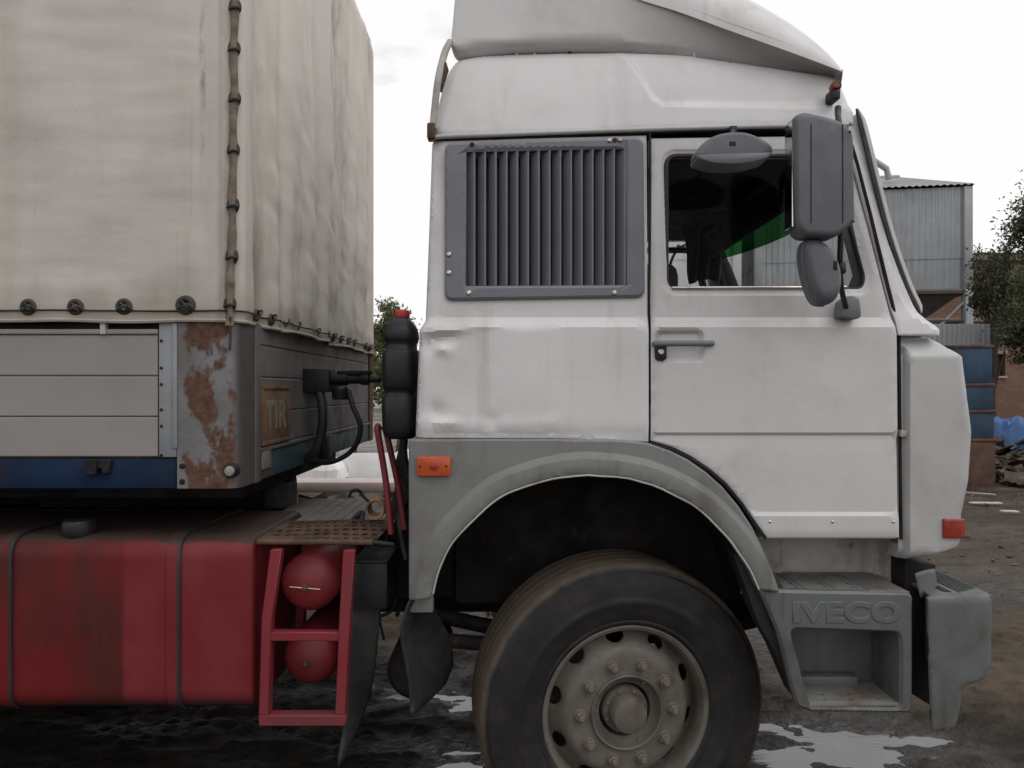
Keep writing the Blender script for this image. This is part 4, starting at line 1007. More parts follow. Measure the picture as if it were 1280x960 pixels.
# ---- mirrors
def mirror_set(fy, parent):
    v = lambda px, py, Y: V3(px, py, Y) if fy == 1 else Vector((UX(px, Y), 2 * YC - Y, UZ(py, Y)))
    yy = (lambda y: y) if fy == 1 else (lambda y: 2 * YC - y)
    YM = 2.27
    big = rounded(UL([(989, 148), (1001, 143), (1044, 153), (1061.5, 166), (1064, 281), (1052, 290), (1040, 299), (1000, 297), (992, 285)], YM), [.02, .02, .03, .03, .02, .02, .02, .02, .02], 4)
    mo = pillow('mirror', big, yy(2.235), yy(2.335), .020, 5, mirr, parent, 25)
    box('mirror_glass', UX(988.5, YM), UX(990, YM), min(yy(2.26), yy(2.32)), max(yy(2.26), yy(2.32)), UZ(284, YM), UZ(152, YM), mglass, mo, 0)
    for q in ((1056, 170), (1060, 280)): lathe('mirror_screw', [(.004, 0), (.004, -.002 * fy), (.002, -.003 * fy)], dark, mo, 8, (UX(q[0], YM), yy(2.236), UZ(q[1], YM)))
    for q in (1008, 1047): tube('mirror_seam', [(UX(q, YM), yy(2.2345), UZ(282, YM)), (UX(q, YM), yy(2.2345), UZ(160, YM))], .0016, dark, mo, 5)
    YN = 2.30
    sm = [tuple(p) for p in catmull([Vector(U(p, YN)) for p in [(1003, 310), (1008, 300), (1020, 300), (1036, 312), (1046, 332), (1049, 352), (1045, 371), (1034, 381), (1020, 379), (1010, 358), (1004, 332)]], 4, True)]
    so2 = pillow('wide_angle_mirror', sm, yy(2.262), yy(2.37), .034, 7, mirr, parent)
    rim = [tuple(p) for p in catmull([Vector(U(p, YN)) for p in [(1003, 308), (1009, 299.5), (1013, 304), (1012, 330), (1017, 356), (1027, 377), (1020, 380), (1010, 360), (1003.5, 334)]], 4, True)]
    tube('mirror_rim', [(p[0], yy(2.30), p[1]) for p in catmull([Vector(U(q, YN)) for q in [(1012, 300), (1004, 308), (1004, 332), (1010, 358), (1020, 379), (1030, 381)]], 5)], .006, mirr, so2, 8)
    box('mirror_catch', UX(1035, YN), UX(1040, YN), min(yy(2.2605), yy(2.28)), max(yy(2.2605), yy(2.28)), UZ(340, YN), UZ(329, YN), dark, so2, .001)
    arm = tube('mirror_arm', catmull([v(1047, 140, 2.44), v(1049, 165, 2.36), v(1051, 230, 2.33), v(1051, 290, 2.33), v(1050, 335, 2.35), v(1052, 362, 2.42), v(1058, 386, 2.52)], 6), .0095, blackp, parent, 8)
    lathe('arm_clamp', [(.014, -.018), (.017, -.012), (.017, .012), (.014, .018)], blackp, arm, 10, tuple(v(1051, 335, 2.35)), 'z')
    tube('arm_tip', [v(1047.5, 134, 2.45), v(1047.5, 143, 2.44)], .011, blackp, arm, 8)
    tube('arm_strut', [v(1047, 140, 2.44), v(1050, 155, 2.60)], .008, blackp, arm, 8)
    prism('arm_foot', rounded(UL([(1048, 397), (1051, 376), (1060, 370), (1071, 374), (1074, 396), (1068, 400)], 2.53), .01), yy(2.505), yy(2.585), grill, arm, .008, 2)
    YK = 2.34
    ko = [tuple(p) for p in catmull([Vector(U(p, YK)) for p in [(867, 195), (875, 183), (888, 173.5), (905, 168.5), (930, 168.5), (950, 176), (963, 186), (961, 197), (948, 202), (918, 205), (885, 204), (869, 200)]], 4, True)]
    km = pillow('kerb_mirror', ko, yy(2.305), yy(2.40), .026, 8, mirr, parent)
    prism('mirror_glass_shadow', UL([(868, 199), (962, 196), (958, 201), (930, 207.5), (912, 208.5), (888, 207), (870, 203)], 2.36), yy(2.285), yy(2.46), blackp, km, .003) if False else None
    pillow('mirror_rim', rounded(UL([(868, 197.5), (962, 194.5), (957.5, 201), (935, 207), (912, 209), (886, 207.5), (869.5, 202)], 2.335), .012, 4), yy(2.30), yy(2.405), .008, 4, grill, km)  # added band, stands in for the shaded underside of the mirror
    tube('kerb_mirror_bracket', [v(916, 171, 2.36), v(916, 166, 2.45), v(916.5, 163, 2.585)], .0075, blackp, km, 8)
    box('bracket_foot', UX(912, 2.56), UX(921, 2.56), min(yy(2.555), yy(2.59)), max(yy(2.555), yy(2.59)), UZ(168, 2.56), UZ(157.5, 2.56), blackp, km, .002)
    box('mirror_catch', UX(911, 2.31), UX(919, 2.31), min(yy(2.304), yy(2.33)), max(yy(2.304), yy(2.33)), UZ(183, 2.31), UZ(177.5, 2.31), dark, km, .001)
mirror_set(1, trk); mirror_set(-1, trk)
# ---- fuel tank
def rsec(y0, y1, z0, z1, r, n=6): return rounded([(y0, z0), (y1, z0), (y1, z1), (y0, z1)], r, n)
TY0, TY1, TZ0, TZ1 = 2.585, 3.22, .505, 1.125
tk = prism('fuel_tank', rsec(TY0, TY1, TZ0, TZ1, .085, 8), -2.35, -.915, tankm, trk, .018, 3, 'x', sharp=45)
def band(x, w, off, material, name):
    P = rsec(TY0 - off, TY1 + off, TZ0 - off, TZ1 + off, .085 + off, 8); Q = rsec(TY0 - .001, TY1 + .001, TZ0 - .001, TZ1 + .001, .085, 8)
    b = bmesh.new(); n = len(P)
    rings = [[b.verts.new((xx, *p)) for p in L] for xx, L in ((x - w, Q), (x - w, P), (x + w, P), (x + w, Q))]
    for A, B in zip(rings, rings[1:]):
        for i in range(n): b.faces.new((A[i], A[(i + 1) % n], B[(i + 1) % n], B[i]))
    bmesh.ops.recalc_face_normals(b, faces=b.faces)
    return link(name, bm_mesh(name, b, 40), material, tk)
for px in (6, 216):
    band(UX(px, TY0), .019, .007, tankm, 'tank_strap'); band(UX(px + 8.5, TY0), .005, .009, rubber, 'strap_rubber')
lathe('tank_cap', [(.052, 0), (.056, .012), (.056, .045), (.050, .055), (.02, .058), (.004, .058)], blackp, tk, 24, (UX(98, 2.66), 2.665, 1.118), 'z')
for y in (2.66, 3.1): tube('tank_bracket', [(-2.2, y, .53), (-1.0, y, .53)], .012, dark, trk, 6)
prism('fuel_tank', rsec(4.02, 4.65, TZ0, TZ1, .085, 8), -2.6, -1.36, dark, trk, .018, 3, 'x', sharp=45)
box('gap_blocker', -4.4, -2.7, 4.2, 4.4, .45, 1.27, dark, trk, .02)  # added dark box, blocks the bright gap below the trailer
# ---- air tanks in the red frame
def dish(r, L): return [(r * .12, -.040), (r * .45, -.034), (r * .75, -.022), (r * .92, -.006), (r, .012), (r, L), (r * .7, L + .03), (r * .1, L + .04)]
for px, py, Y, r in ((387, 728, 2.68, .106), (388, 822, 2.76, .102)):
    a = lathe('air_tank', dish(r, .62), redp, trk, 40, (UX(px, Y), Y, UZ(py, Y)), sharp=60)
    cx, cz = UX(px - 1, Y), UZ(py + 2, Y)
    lathe('drain_plug', [(.013, 0), (.013, -.014), (.009, -.016), (.009, -.026), (.003, -.03)], rustm, a, 6, (cx, Y - .036, cz))
    if py < 800: tube('drain_pin', [(cx - .055, Y - .05, cz + .003), (cx + .055, Y - .05, cz - .006)], .0022, chrome, a, 5)
YR = 2.565
fr = bmesh.new()
def bar(pts, w, d, bm, y=YR):
    t = prism_bm(pts, y, y + d, .003, 1); me = bpy.data.meshes.new('t'); t.to_mesh(me); t.free(); bm.from_mesh(me); bpy.data.meshes.remove(me)
rf = link('tank_frame', bm_mesh('tank_frame', prism_bm(UL([(338, 687), (352, 687), (339, 773), (336, 894), (323, 894), (327, 772)], YR), YR, YR + .04, .003, 1)), redt, trk)
prism('frame_post', UL([(429, 688), (443, 688), (437.5, 773), (432, 894), (418.5, 894), (424, 772)], YR), YR, YR + .04, redt, rf, .003, 1)
prism('frame_rung', UL([(323, 894), (432, 894), (432, 908), (323, 908)], YR), YR - .001, YR + .045, redt, rf, .004, 1)
prism('frame_rung', UL([(337.5, 790), (423, 791), (423, 802), (337, 802)], YR), YR + .003, YR + .036, redt, rf, .003, 1)
prism('frame_post', UL([(338, 687), (352, 687), (339, 773), (336, 894), (323, 894), (327, 772)], YR), 2.98, 3.02, redt, rf, .003, 1)
prism('frame_rung', UL([(323, 894), (432, 894), (432, 906), (323, 906)], YR), 2.98, 3.02, redt, rf, .003, 1)
# ---- catwalk
zd = UZ(675, 2.60)
cw = [(UX(322, 2.60), 2.585), (UX(468, 2.60), 2.585), (-.475, 3.0), (-1.0, 3.0)]
holes = []
for j in range(5):
    for i in range(12):
        cx = -.885 + i * .036 + (.018 if j % 2 else 0); cy = 2.635 + j * .078
        holes.append(rrect(cx - .011, cy - .021, cx + .011, cy + .021, .010, 3))
cwm = panel_mesh('catwalk', cw, holes=holes, sp=.03, thick=.006, roll=.001, rollw=0, to3=lambda u, v, d: (u, v, zd + .006 * fbm(Vector((u * 4, v * 4, 0))) - d))
cwo = link('catwalk', cwm, rustm, trk)
tube('catwalk_edge', [V3(322, 677, 2.585), V3(466, 678, 2.585)], .011, rustm, cwo, 8)
tube('catwalk_edge', [V3(466, 678, 2.60), V3(492, 681, 2.62)], .010, blackp, cwo, 8)
box('chassis_plate', -1.05, -.52, 3.05, 3.72, zd - .035, zd - .02, plate_m, trk, .002)
rb = bmesh.new()
for i in range(9): tube_bm([(-.98 + i * .05, 3.08, zd - .02), (-.98 + i * .05, 3.70, zd - .02)], .004, 5, rb)
link('plate_ribs', bm_mesh('plate_ribs', rb), plate_m, trk)
fw = box('fifth_wheel', -3.6, -2.5, 3.35, 4.25, 1.10, 1.19, dark, trk, .02)
for k, (a, b_) in enumerate((((472, 538), (489, 668)), ((484, 545), (506, 662)))):
    tube('red_rail', catmull([V3(a[0] + 2, a[1] - 2, 2.80 + .1 * k), V3(*a, 2.78 + .1 * k), V3((a[0] + b_[0]) / 2 + 2, (a[1] + b_[1]) / 2, 2.78 + .1 * k), V3(*b_, 2.76 + .1 * k)], 5), .0125, redt, trk, 8)
hs_ = bmesh.new()
for k in range(6):
    y = 2.86 + .09 * k
    tube_bm(catmull([V3(512 - k, 500 + 10 * k, y), V3(505 - 2 * k, 560 + 6 * k, y), V3(512 - 3 * k, 610, y + .05), V3(500 - 3 * k, 650 + k * 3, y + .05), V3(508, 700, y)], 5), .014, 6, hs_)
link('hose_bundle', bm_mesh('hose_bundle', hs_), rubber, trk)
box('cab_mount', UX(494, 2.95), UX(540, 2.95), 2.95, 3.3, .80, 1.28, dark, trk, .02)
for k, (pts, r, mt) in enumerate((([(452, 690), (470, 684), (494, 690), (500, 720), (492, 760), (470, 772)], .007, rubber), ([(486, 664), (478, 700), (486, 730), (474, 764), (480, 800)], .006, rubber), ([(500, 640), (494, 690), (503, 742), (496, 770)], .009, dark), ([(446, 712), (466, 716), (484, 704), (506, 712)], .006, chrome))):
    tube('brake_line', catmull([V3(a, b_, 2.99 + .03 * k) for a, b_ in pts], 6), r, mt, trk, 6)
tube('cable_loop', catmull([V3(436, 622, 3.4), V3(440, 614, 3.4), V3(448, 613, 3.4), V3(454, 620, 3.4), V3(462, 628, 3.3)], 5), .008, rubber, trk, 6)
tube('cable_loop', catmull([V3(440, 652, 3.02), V3(446, 645, 3.02), V3(453, 641, 3.02), V3(450, 652, 3.0), V3(444, 656, 3.0)], 5), .012, rubber, trk, 6)

# ================================================================== JUG and PIPE
jg = thing('jug', 'black ribbed plastic jug with red cap behind the cab', 'jug', (UX(500, 2.74), 2.76, UZ(548, 2.74)))
def ring(z, rx, ry, n=28):
    return [(rx * math.copysign(abs(math.cos(t)) ** .55, math.cos(t)), ry * math.copysign(abs(math.sin(t)) ** .55, math.sin(t)), z) for t in [2 * math.pi * i / n for i in range(n)]]
JT = [(548, .045), (544, .060), (536, .066), (500, .067), (496, .064), (494, .058), (489, .057), (486, .062), (482, .066), (442, .065), (438, .061), (436, .055), (430, .054), (427, .058), (423, .062), (414, .060), (407, .052), (401, .038), (396, .024), (394, .022)]
vs, fs = [], []; n = 28
for (py, r) in JT:
    vs += [(UX(501, 2.74) + p[0], 2.76 + p[1], p[2]) for p in ring(UZ(py, 2.74), r, r * 1.5 if py > 400 else r)]
for k in range(len(JT) - 1):
    for i in range(n): a = k * n + i; b_ = k * n + (i + 1) % n; fs.append((a, b_, b_ + n, a + n))
fs.append(tuple(range(n))[::-1]); fs.append(tuple(range((len(JT) - 1) * n, len(JT) * n)))
link('jug_body', mesh('jug_body', vs, fs, 60), blackp, jg)
cb = bmesh.new(); lathe_bm([(.026, 0), (.028, .004), (.028, .022), (.024, .026), (.004, .027)], 20, cb, (UX(502, 2.74), 2.76, UZ(396, 2.74)), 'z')
link('jug_cap', bm_mesh('jug_cap', cb), redcap, jg)
pr = lathe('pipe_ring', [(.037, -.05), (.040, -.048), (.040, .06), (.033, .06), (.030, -.045), (.037, -.05)], yellowc, None, 28, caps=False, cen=(UX(471, 3.02), 3.02, zd + .046))
tag(pr, 'short orange clay pipe lying by the red rail', 'pipe')

# ================================================================== TRAILER
YC = Y0 + 1.25                                     # centre line of the trailer
trl = thing('box_trailer', 'tarpaulin covered trailer with grey side boards and a rusty corner post', 'trailer', (-4, YC, 0))
XF, XB, TT = -.955, -7.5, 4.03                     # front, back, top
ZT = 1.885                                         # hem of the tarpaulin
CR = .055                                          # rounding of the front corners
LS = abs(XB - XF) - CR
# perimeter: side (camera side), near corner, front, far corner, far side
def perim(s):
    if s < LS: return Vector((XB + s, Y0)), Vector((0, -1))
    s -= LS; q = CR * math.pi / 2
    if s < q: a = s / CR; return Vector((XF - CR + CR * math.sin(a), Y0 + CR - CR * math.cos(a))), Vector((math.sin(a), -math.cos(a)))
    s -= q; w = 2.5 - 2 * CR
    if s < w: return Vector((XF, Y0 + CR + s)), Vector((1, 0))
    s -= w
    if s < q: a = s / CR; return Vector((XF - CR + CR * math.cos(a), Y0 + 2.5 - CR + CR * math.sin(a))), Vector((math.cos(a), math.sin(a)))
    s -= q; return Vector((XF - CR - s, Y0 + 2.5)), Vector((0, 1))
SC0 = LS; SC1 = LS + CR * math.pi / 2; SF1 = SC1 + 2.5 - 2 * CR
us = [LS * (1 - (1 - i / 150) ** 1.5) for i in range(150)] + [lerp(SC0, SC1, i / 8) for i in range(8)] + [lerp(SC1, SF1, i / 170) for i in range(170)] + [SF1 + .02 * i for i in range(5)] + [SF1 + .1 + .5 * i for i in range(14)]
zs = [lerp(ZT, TT, (i / 120) ** 1.15) for i in range(121)]
def tdisp(s, z):
    p, n = perim(s); t = (z - ZT) / (TT - ZT)
    if s < SC0:                                    # side: taut, faint sideways wrinkles
        d = .010 * fbm(Vector((p.x * 1.1, z * 1.6, 0)), 3) + .004 * fbm(Vector((p.x * 2.2, z * 11, 5)), 3)
        d += .012 * math.exp(-t / .05) * noise.noise(Vector((p.x * 6, 0, 3)))
        d += .006 * ss(.25, .0, t) * noise.noise(Vector((p.x * 5 + z * 3, z * 4, 9)))
        d *= ss(0, .12, SC0 - s) * .9 + .1
        d += -.004 * ss(.09, .07, SC0 - s) * ss(.03, .05, SC0 - s)
        return d
    if s < SC1: return .004
    y = s - SC1; e = ss(0, .25, y) * ss(0, .2, 2.4 - y)
    lean = y + .28 * (1 - t) * 0 + .10 * noise.noise(Vector((y * .7, z * .9, 1)))
    d = .028 * noise.noise(Vector((lean * 2.4, z * .22, 2))) + .020 * (abs(noise.noise(Vector((lean * 3.9 + .12 * z, z * .26, 12)))) * 2 - .6) + .010 * noise.noise(Vector((lean * 10, z * .5, 4)))
    d += .007 * fbm(Vector((y * 3 + z * 3.2, z * 3 - y, 6)), 3) * ss(.8, .2, t)
    d += .004 * (1 - abs(noise.noise(Vector((y * 5 + z * 2.3, z * .8, 21))))) ** 6 + .003 * noise.noise(Vector((y * 18, z * 1.4, 7)))
    d *= ss(0, .07, 1 - t)
    return 1.9 * d * e
vs = []
for z in zs:
    for s in us:
        p, n = perim(s); d = tdisp(s, z)
        hem = .010 * noise.noise(Vector((s * 3.0, 0, 0))) if z == ZT else 0
        tight = -.02 * ss(TT - .10, TT, z)
        q = p + n * (d + tight + .010)
        vs.append((q.x, q.y, z + hem))
nu = len(us)
fs = [(j * nu + i, j * nu + i + 1, (j + 1) * nu + i + 1, (j + 1) * nu + i) for j in range(len(zs) - 1) for i in range(nu - 1)]
fs.append(tuple(len(vs) - nu + i for i in range(nu)))
tarp = link('tarpaulin', mesh('tarpaulin', vs, fs, 60), tarpm, trl)
# overlap flap at the corner and hem roll
hemp = [(perim(s)[0] + perim(s)[1] * (tdisp(s, ZT) + .012)) for s in us[20:330]]
tube('hem', [(p.x, p.y, ZT + .002 + .010 * noise.noise(Vector((s * 3.0, 0, 0)))) for p, s in zip(hemp, us[20:330])], .007, tarpm, tarp, 6)
rope = []
for s, p in zip(us[20:330], hemp):
    n = perim(s)[1]; rope.append((p.x + n.x * .006, p.y + n.y * .006, ZT + .036 + .006 * noise.noise(Vector((s * 2, 5, 0)))))
tube('lacing_rope', rope, .0035, blackp, tarp, 5)
ringm = bm_mesh('eyelet', lathe_bm([(.010, .0), (.012, -.006), (.018, -.010), (.024, -.010), (.029, -.005), (.030, .003)], 20), 60)
ring_in = bm_mesh('eyelet_hole', lathe_bm([(.013, -.007), (.012, -.0085), (.002, -.0085)], 12), 60)
def eye(px, py, sc=1., i=0):
    y = Y0 - .012
    o = link('eyelet', ringm, eyem, tarp, (UX(px, y), y, UZ(py, y))); o.scale = (sc, 1, sc)
eyes = [(36, 384), (95, 384), (155.5, 383.5), (232, 381.5)]
for px, py in eyes: eye(px, py, 1.15 if px == 232 else 1.0)
for px in (-24, -84, -144): eye(px, 384)
for px, py in eyes:
    y = Y0 - .026; tb = bmesh.new()
    tube_bm(catmull([V3(px - 10, py + 4, y), V3(px - 3, py + 1, y - .006), V3(px + 3, py - 1, y - .006), V3(px + 10, py + 4, y)], 4), .004, 6, tb)
    tube_bm(catmull([V3(px - 5, py - 5, y + .004), V3(px, py, y - .008), V3(px + 4, py + 6, y + .004)], 4), .004, 6, tb)
    link('rope_loop', bm_mesh('rope_loop', tb), eyem, tarp)
# vertical lacing strap over the corner
sp_ = []
ws_ = [(293, -20), (293.5, 8), (292.5, 60), (293, 123), (291.5, 187), (291, 256), (289.5, 320), (287, 380), (287, 408)]
YST = Y0 - .012
def strap(u, v):
    py = lerp(-20, 408, v); px = pl([(b_, a) for a, b_ in ws_], py) + .6 * math.sin(py * .07)
    w = 4.3 + .8 * math.sin(py * .11)
    bulge = .012 * max(0, math.cos((py - 30) * 2 * math.pi / 64)) ** 2
    return V3(px + (u - .5) * 2 * w, py, YST - .006 * math.sin(u * 3.14) - bulge * .5)
so3 = solidify(grid('corner_strap', 4, 150, strap, tan_rope, tarp), .004)
for px, py in ws_[1:-1]:
    o = link('strap_eyelet', ringm, eyem, tarp, (UX(px, YST), YST + .004, UZ(py, YST))); o.scale = (.72, 1, 1.0)
    tube('strap_buckle', catmull([V3(px - 7, py + 3, YST - .004), V3(px - 2, py + 1, YST - .016), V3(px + 3, py + 1, YST - .016), V3(px + 7, py + 3, YST - .002)], 4), .005, eyem, tarp, 6)
# seam pole just behind it, a rolled edge
tube('rolled_edge', path3([(284, -20), (282.5, 200), (281, 330), (280, 392)], Y0 - .004), .006, tarpm, tarp, 6)
# eyelets on the front
fe = bm_mesh('front_eyelet', lathe_bm([(.010, .002), (.014, -.004), (.020, -.006), (.024, .002)], 14, axis='y'), 60)
for k in range(14):
    Y = 2.70 + .165 * k
    o = link('front_eyelet', fe, eyem, tarp, (XF + .014, Y, ZT + .036), (0, 0, R(90)))
    pts = [Vector((XF + .018 + .016 * math.sin(t), Y + .016 * math.cos(t), ZT + .036 + .020 * math.sin(t * 1.0 + 1))) for t in [i * .7 for i in range(8)]]
    tube('lacing_hook', pts, .0038, eyem, tarp, 5)
# ---- side boards
zr = [UZ(418), UZ(470), UZ(521), UZ(571.5)]
xb0, xb1 = XB, UX(197)
sidew = box('side_wall', xb0, xb1, Y0 + .02, Y0 + .04, zr[3] + .004, zr[0] - .004, dark, trl, 0)
for a, b_ in zip(zr, zr[1:]):
    bmb = bmesh.new()
    P = [(Y0 + .022, b_ + .001), (Y0 + .004, b_ + .001), (Y0, b_ + .005), (Y0 + .001, (a + b_) / 2), (Y0, a - .005), (Y0 + .004, a - .001), (Y0 + .022, a - .001)]
    prism('plank', P, xb0, xb1, alu, sidew, 0, 1, 'x', 25)
box('top_rail', xb0, xb1 + .002, Y0 - .006, Y0 + .04, UZ(418) + .0005, UZ(411.5), alu, trl, .003)
box('tarp_rail', xb0, -1.0, Y0 + .03, Y0 + .05, UZ(412), UZ(398), dark, trl, 0)
box('board_pillar', UX(199), UX(221), Y0 - .004, Y0 + .05, UZ(571.5), UZ(402), postm, trl, .004)
for py in (426, 460, 480.5, 512, 532.5, 569): lathe('rivet', [(.0052, 0), (.0052, -.003), (.002, -.0045)], dark, trl, 10, (UX(202.5), Y0 - .004, UZ(py)))
# corner post: swept plan
pl_out = [(UX(221.5), Y0 - .004), (UX(285), Y0 - .004), (XF - .005, Y0 + .012), (XF + .004, Y0 + .04), (XF + .004, Y0 + .20), (XF - .03, Y0 + .20), (XF - .03, Y0 + .05), (UX(221.5), Y0 + .05)]
pl_out = rounded(pl_out, [0, .05, .03, .05, .003, 0, .01, 0], 5)
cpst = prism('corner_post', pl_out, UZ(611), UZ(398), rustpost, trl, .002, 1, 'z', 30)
box('post_edge_strip', UX(217), UX(222.5), Y0 - .010, Y0 - .003, UZ(560), UZ(404), postm, cpst, .002)
for py in (582.5, 602): lathe('bolt_hole', [(.010, 0), (.010, -.002), (.008, -.003)], dark, cpst, 12, (UX(228.5), Y0 - .0045, UZ(py)))
ml_ = lathe('clearance_lamp', [(.026, .01), (.026, -.014), (.022, -.022), (.018, -.022)], blackp, trl, 20, (XF - .022, Y0 + .004, UZ(588)))
lathe('lamp_lens', [(.018, -.02), (.016, -.028), (.004, -.031)], lampw, ml_, 20, (XF - .022, Y0 + .004, UZ(588)))
tube('post_rope', catmull([V3(288, 396, Y0 - .02), V3(288, 420, Y0 - .018), V3(287, 438, Y0 - .016)], 4), .005, eyem, trl, 6)
# blue sill
box('side_sill', XB, UX(219), Y0 + .006, Y0 + .10, UZ(611), UZ(573), bluep, trl, .004)
tube('sill_shadow_gap', [(XB, Y0 + .010, UZ(572.5)), (UX(220), Y0 + .010, UZ(572.5))], .004, dark, trl, 5)
for px in (127, -120):
    lb = bmesh.new(); box_bm(UX(px - 16), UX(px - 3), Y0 - .022, Y0 + .01, UZ(593), UZ(574), .003, 1, lb); box_bm(UX(px - 3), UX(px + 13), Y0 - .016, Y0 + .01, UZ(585), UZ(574.5), .003, 1, lb); box_bm(UX(px + 4), UX(px + 12), Y0 - .020, Y0 + .01, UZ(591), UZ(582), .003, 1, lb)
    link('board_catch', bm_mesh('board_catch', lb), dark, trl)
box('hook', UX(127), UX(134), Y0 - .012, Y0 + .01, UZ(418), UZ(403), recess, trl, .002)
# ---- front wall boards
Yp0, Yp1 = Y0 + .20, 2 * YC - Y0 - .16
frw = box('front_wall', XF - .05, XF - .025, Yp0 - .02, Yp1 + .02, UZ(575), UZ(398), dark, trl, 0)
for a, b_ in ((UZ(398), UZ(426)), (UZ(426), UZ(470)), (UZ(470), UZ(519)), (UZ(519), UZ(566))):
    P = [(XF - .028, b_ + .001), (XF - .009, b_ + .001), (XF - .006, b_ + .005), (XF - .006, a - .005), (XF - .009, a - .001), (XF - .028, a - .001)]
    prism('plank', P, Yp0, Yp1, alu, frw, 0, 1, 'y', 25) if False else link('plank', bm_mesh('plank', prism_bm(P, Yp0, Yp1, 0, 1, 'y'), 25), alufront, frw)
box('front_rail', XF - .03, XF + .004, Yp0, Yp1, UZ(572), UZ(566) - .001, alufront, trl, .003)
box('front_sill', XF - .08, XF - .004, Y0 + .20, 2 * YC - Y0 - .05, UZ(611), UZ(572) - .001, teal, trl, .004)
prism('corner_post', rounded([(XF - .15, 2 * YC - Y0), (XF - .02, 2 * YC - Y0), (XF + .004, 2 * YC - Y0 - .03), (XF + .004, Yp1), (XF - .03, Yp1), (XF - .15, Yp1 + .05)], [0, .03, .02, 0, 0, 0], 3), UZ(611), UZ(398), rustm, trl, 0, 1, 'z')
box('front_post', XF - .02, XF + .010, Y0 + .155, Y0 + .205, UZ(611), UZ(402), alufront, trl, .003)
# ---- TIR plate
YTa, YTb = .955 * FX / (640 - 327), .955 * FX / (640 - 360)
ztb, ztt = UZ(555, YTa), UZ(484, YTa)
tirp = box('tir_plate', XF - .006, XF + .004, YTa, YTb, ztb, ztt, tirm, trl, .002)
fit_text('tir_lettering', 'TIR', YTa + .035, YTb - .03, ztb + .05, ztt - .05, lambda u, w, h: (XF + .0035 + h, u, w), tirl, tirp, .0008, 0, .002)
for z in (ztb, ztt): box('plate_frame', XF - .004, XF + .008, YTa - .004, YTb + .004, z - .008, z + .008, tirm, tirp, .001)
for y in (YTa, YTb): box('plate_frame', XF - .004, XF + .0075, y - .007, y + .007, ztb + .008, ztt - .008, tirm, tirp, .001)
# ---- coupling box, sockets and hoses
YH = 3.36
cbx = box('coupling_box', XF - .01, XF + .115, YH, YH + .24, 1.635, 1.742, blackp, trl, .006)
lathe('air_coupling', [(.028, 0), (.030, .02), (.030, .07), (.022, .08), (.022, .13), (.028, .14), (.028, .17), (.016, .18), (.016, .22), (.004, .23)], blackp, cbx, 16, (XF + .115, YH + .06, 1.695), 'x')
lathe('air_coupling', [(.024, 0), (.026, .02), (.026, .06), (.018, .07), (.018, .12), (.004, .13)], dark, cbx, 16, (XF + .115, YH + .17, 1.70), 'x')
lathe('socket_cap', [(.034, -.03), (.038, -.02), (.038, .02), (.030, .03), (.006, .032)], blackp, cbx, 18, (XF + .16, YH + .03, 1.63), 'z')
box('coupling_lever', XF + .14, XF + .30, YH + .04, YH + .07, 1.715, 1.735, dark, cbx, .004)
tube('air_hose', catmull([Vector((XF + .06, YH + .03, 1.65)), Vector((XF + .085, YH, 1.56)), Vector((XF + .08, YH, 1.45)), Vector((XF + .05, YH, 1.36)), Vector((XF - .02, YH + .04, 1.32))], 6), .022, rubber, trl, 8)
tube('air_hose', catmull([Vector((XF + .20, YH + .02, 1.64)), Vector((XF + .225, YH, 1.57)), Vector((XF + .26, YH, 1.47)), Vector((XF + .22, YH + .02, 1.37)), Vector((XF + .12, YH + .06, 1.31)), Vector((XF + .0, YH + .1, 1.30))], 6), .012, rubber, trl, 8)
box('cable_clip', XF - .002, XF + .03, YH + .28, YH + .42, 1.30, 1.42, blackp, trl, .01)
box('vent_grille', XF - .006, XF + .002, 2.80, 2.90, 1.34, 1.42, plate_m, trl, .002)
# ---- floor, underframe, running gear
box('floor', XB, XF - .09, Y0 + .11, 2 * YC - Y0 - .11, 1.32, 1.40, dark, trl, .01)
box('king_pin_plate', -3.9, XF - .15, 3.0, 4.6, 1.20, 1.315, dark, trl, .01)
for y in (3.2, 4.3): box('frame_rail', XB, -1.3, y, y + .12, 1.10 if y > 4 else 1.2, 1.318, dark, trl, .008)
box('far_sill', XB, XF - .05, 2 * YC - Y0 - .10, 2 * YC - Y0 - .006, UZ(611), 1.48, bluep, trl, .004)
for x in (-5.4, -6.7):
    for y in (2.78, 4.82):
        w = lathe('trailer_wheel', [(.15, -.1), (.28, -.1), (.30, -.14), (.42, -.155), (.5, -.14), (.53, -.11), (.53, .11), (.5, .14), (.3, .14), (.15, .1)], rubber, trl, 40, (x, y, .483))

# ================================================================== BACKGROUND
def rotz(p, c, a): 
    d = Vector((p[0] - c[0], p[1] - c[1])); return (c[0] + d.x * math.cos(a) - d.y * math.sin(a), c[1] + d.x * math.sin(a) + d.y * math.cos(a))
def corr_wall(name, A, B, z0, z1, material, parent, pitch=.19, dep=.02):
    A, B = Vector(A), Vector(B); L = (B - A).length; t = (B - A) / L; n = Vector((t.y, -t.x)); k = int(L / pitch); pts = []
    for i in range(k):
        s = L * i / k
        for f, d in ((0, 0), (.35, 0), (.5, dep), (.85, dep)): pts.append(A + t * (s + f * L / k) + n * d)
    pts.append(B)
    vs = [(p.x, p.y, z) for z in (z0, z1) for p in pts]; m = len(pts)
    return link(name, mesh(name, vs, [(i, i + 1, m + i + 1, m + i) for i in range(m - 1)], 20), material, parent)
galv2 = corr_mat('pale_sheet', (.50, .52, .52), .3)
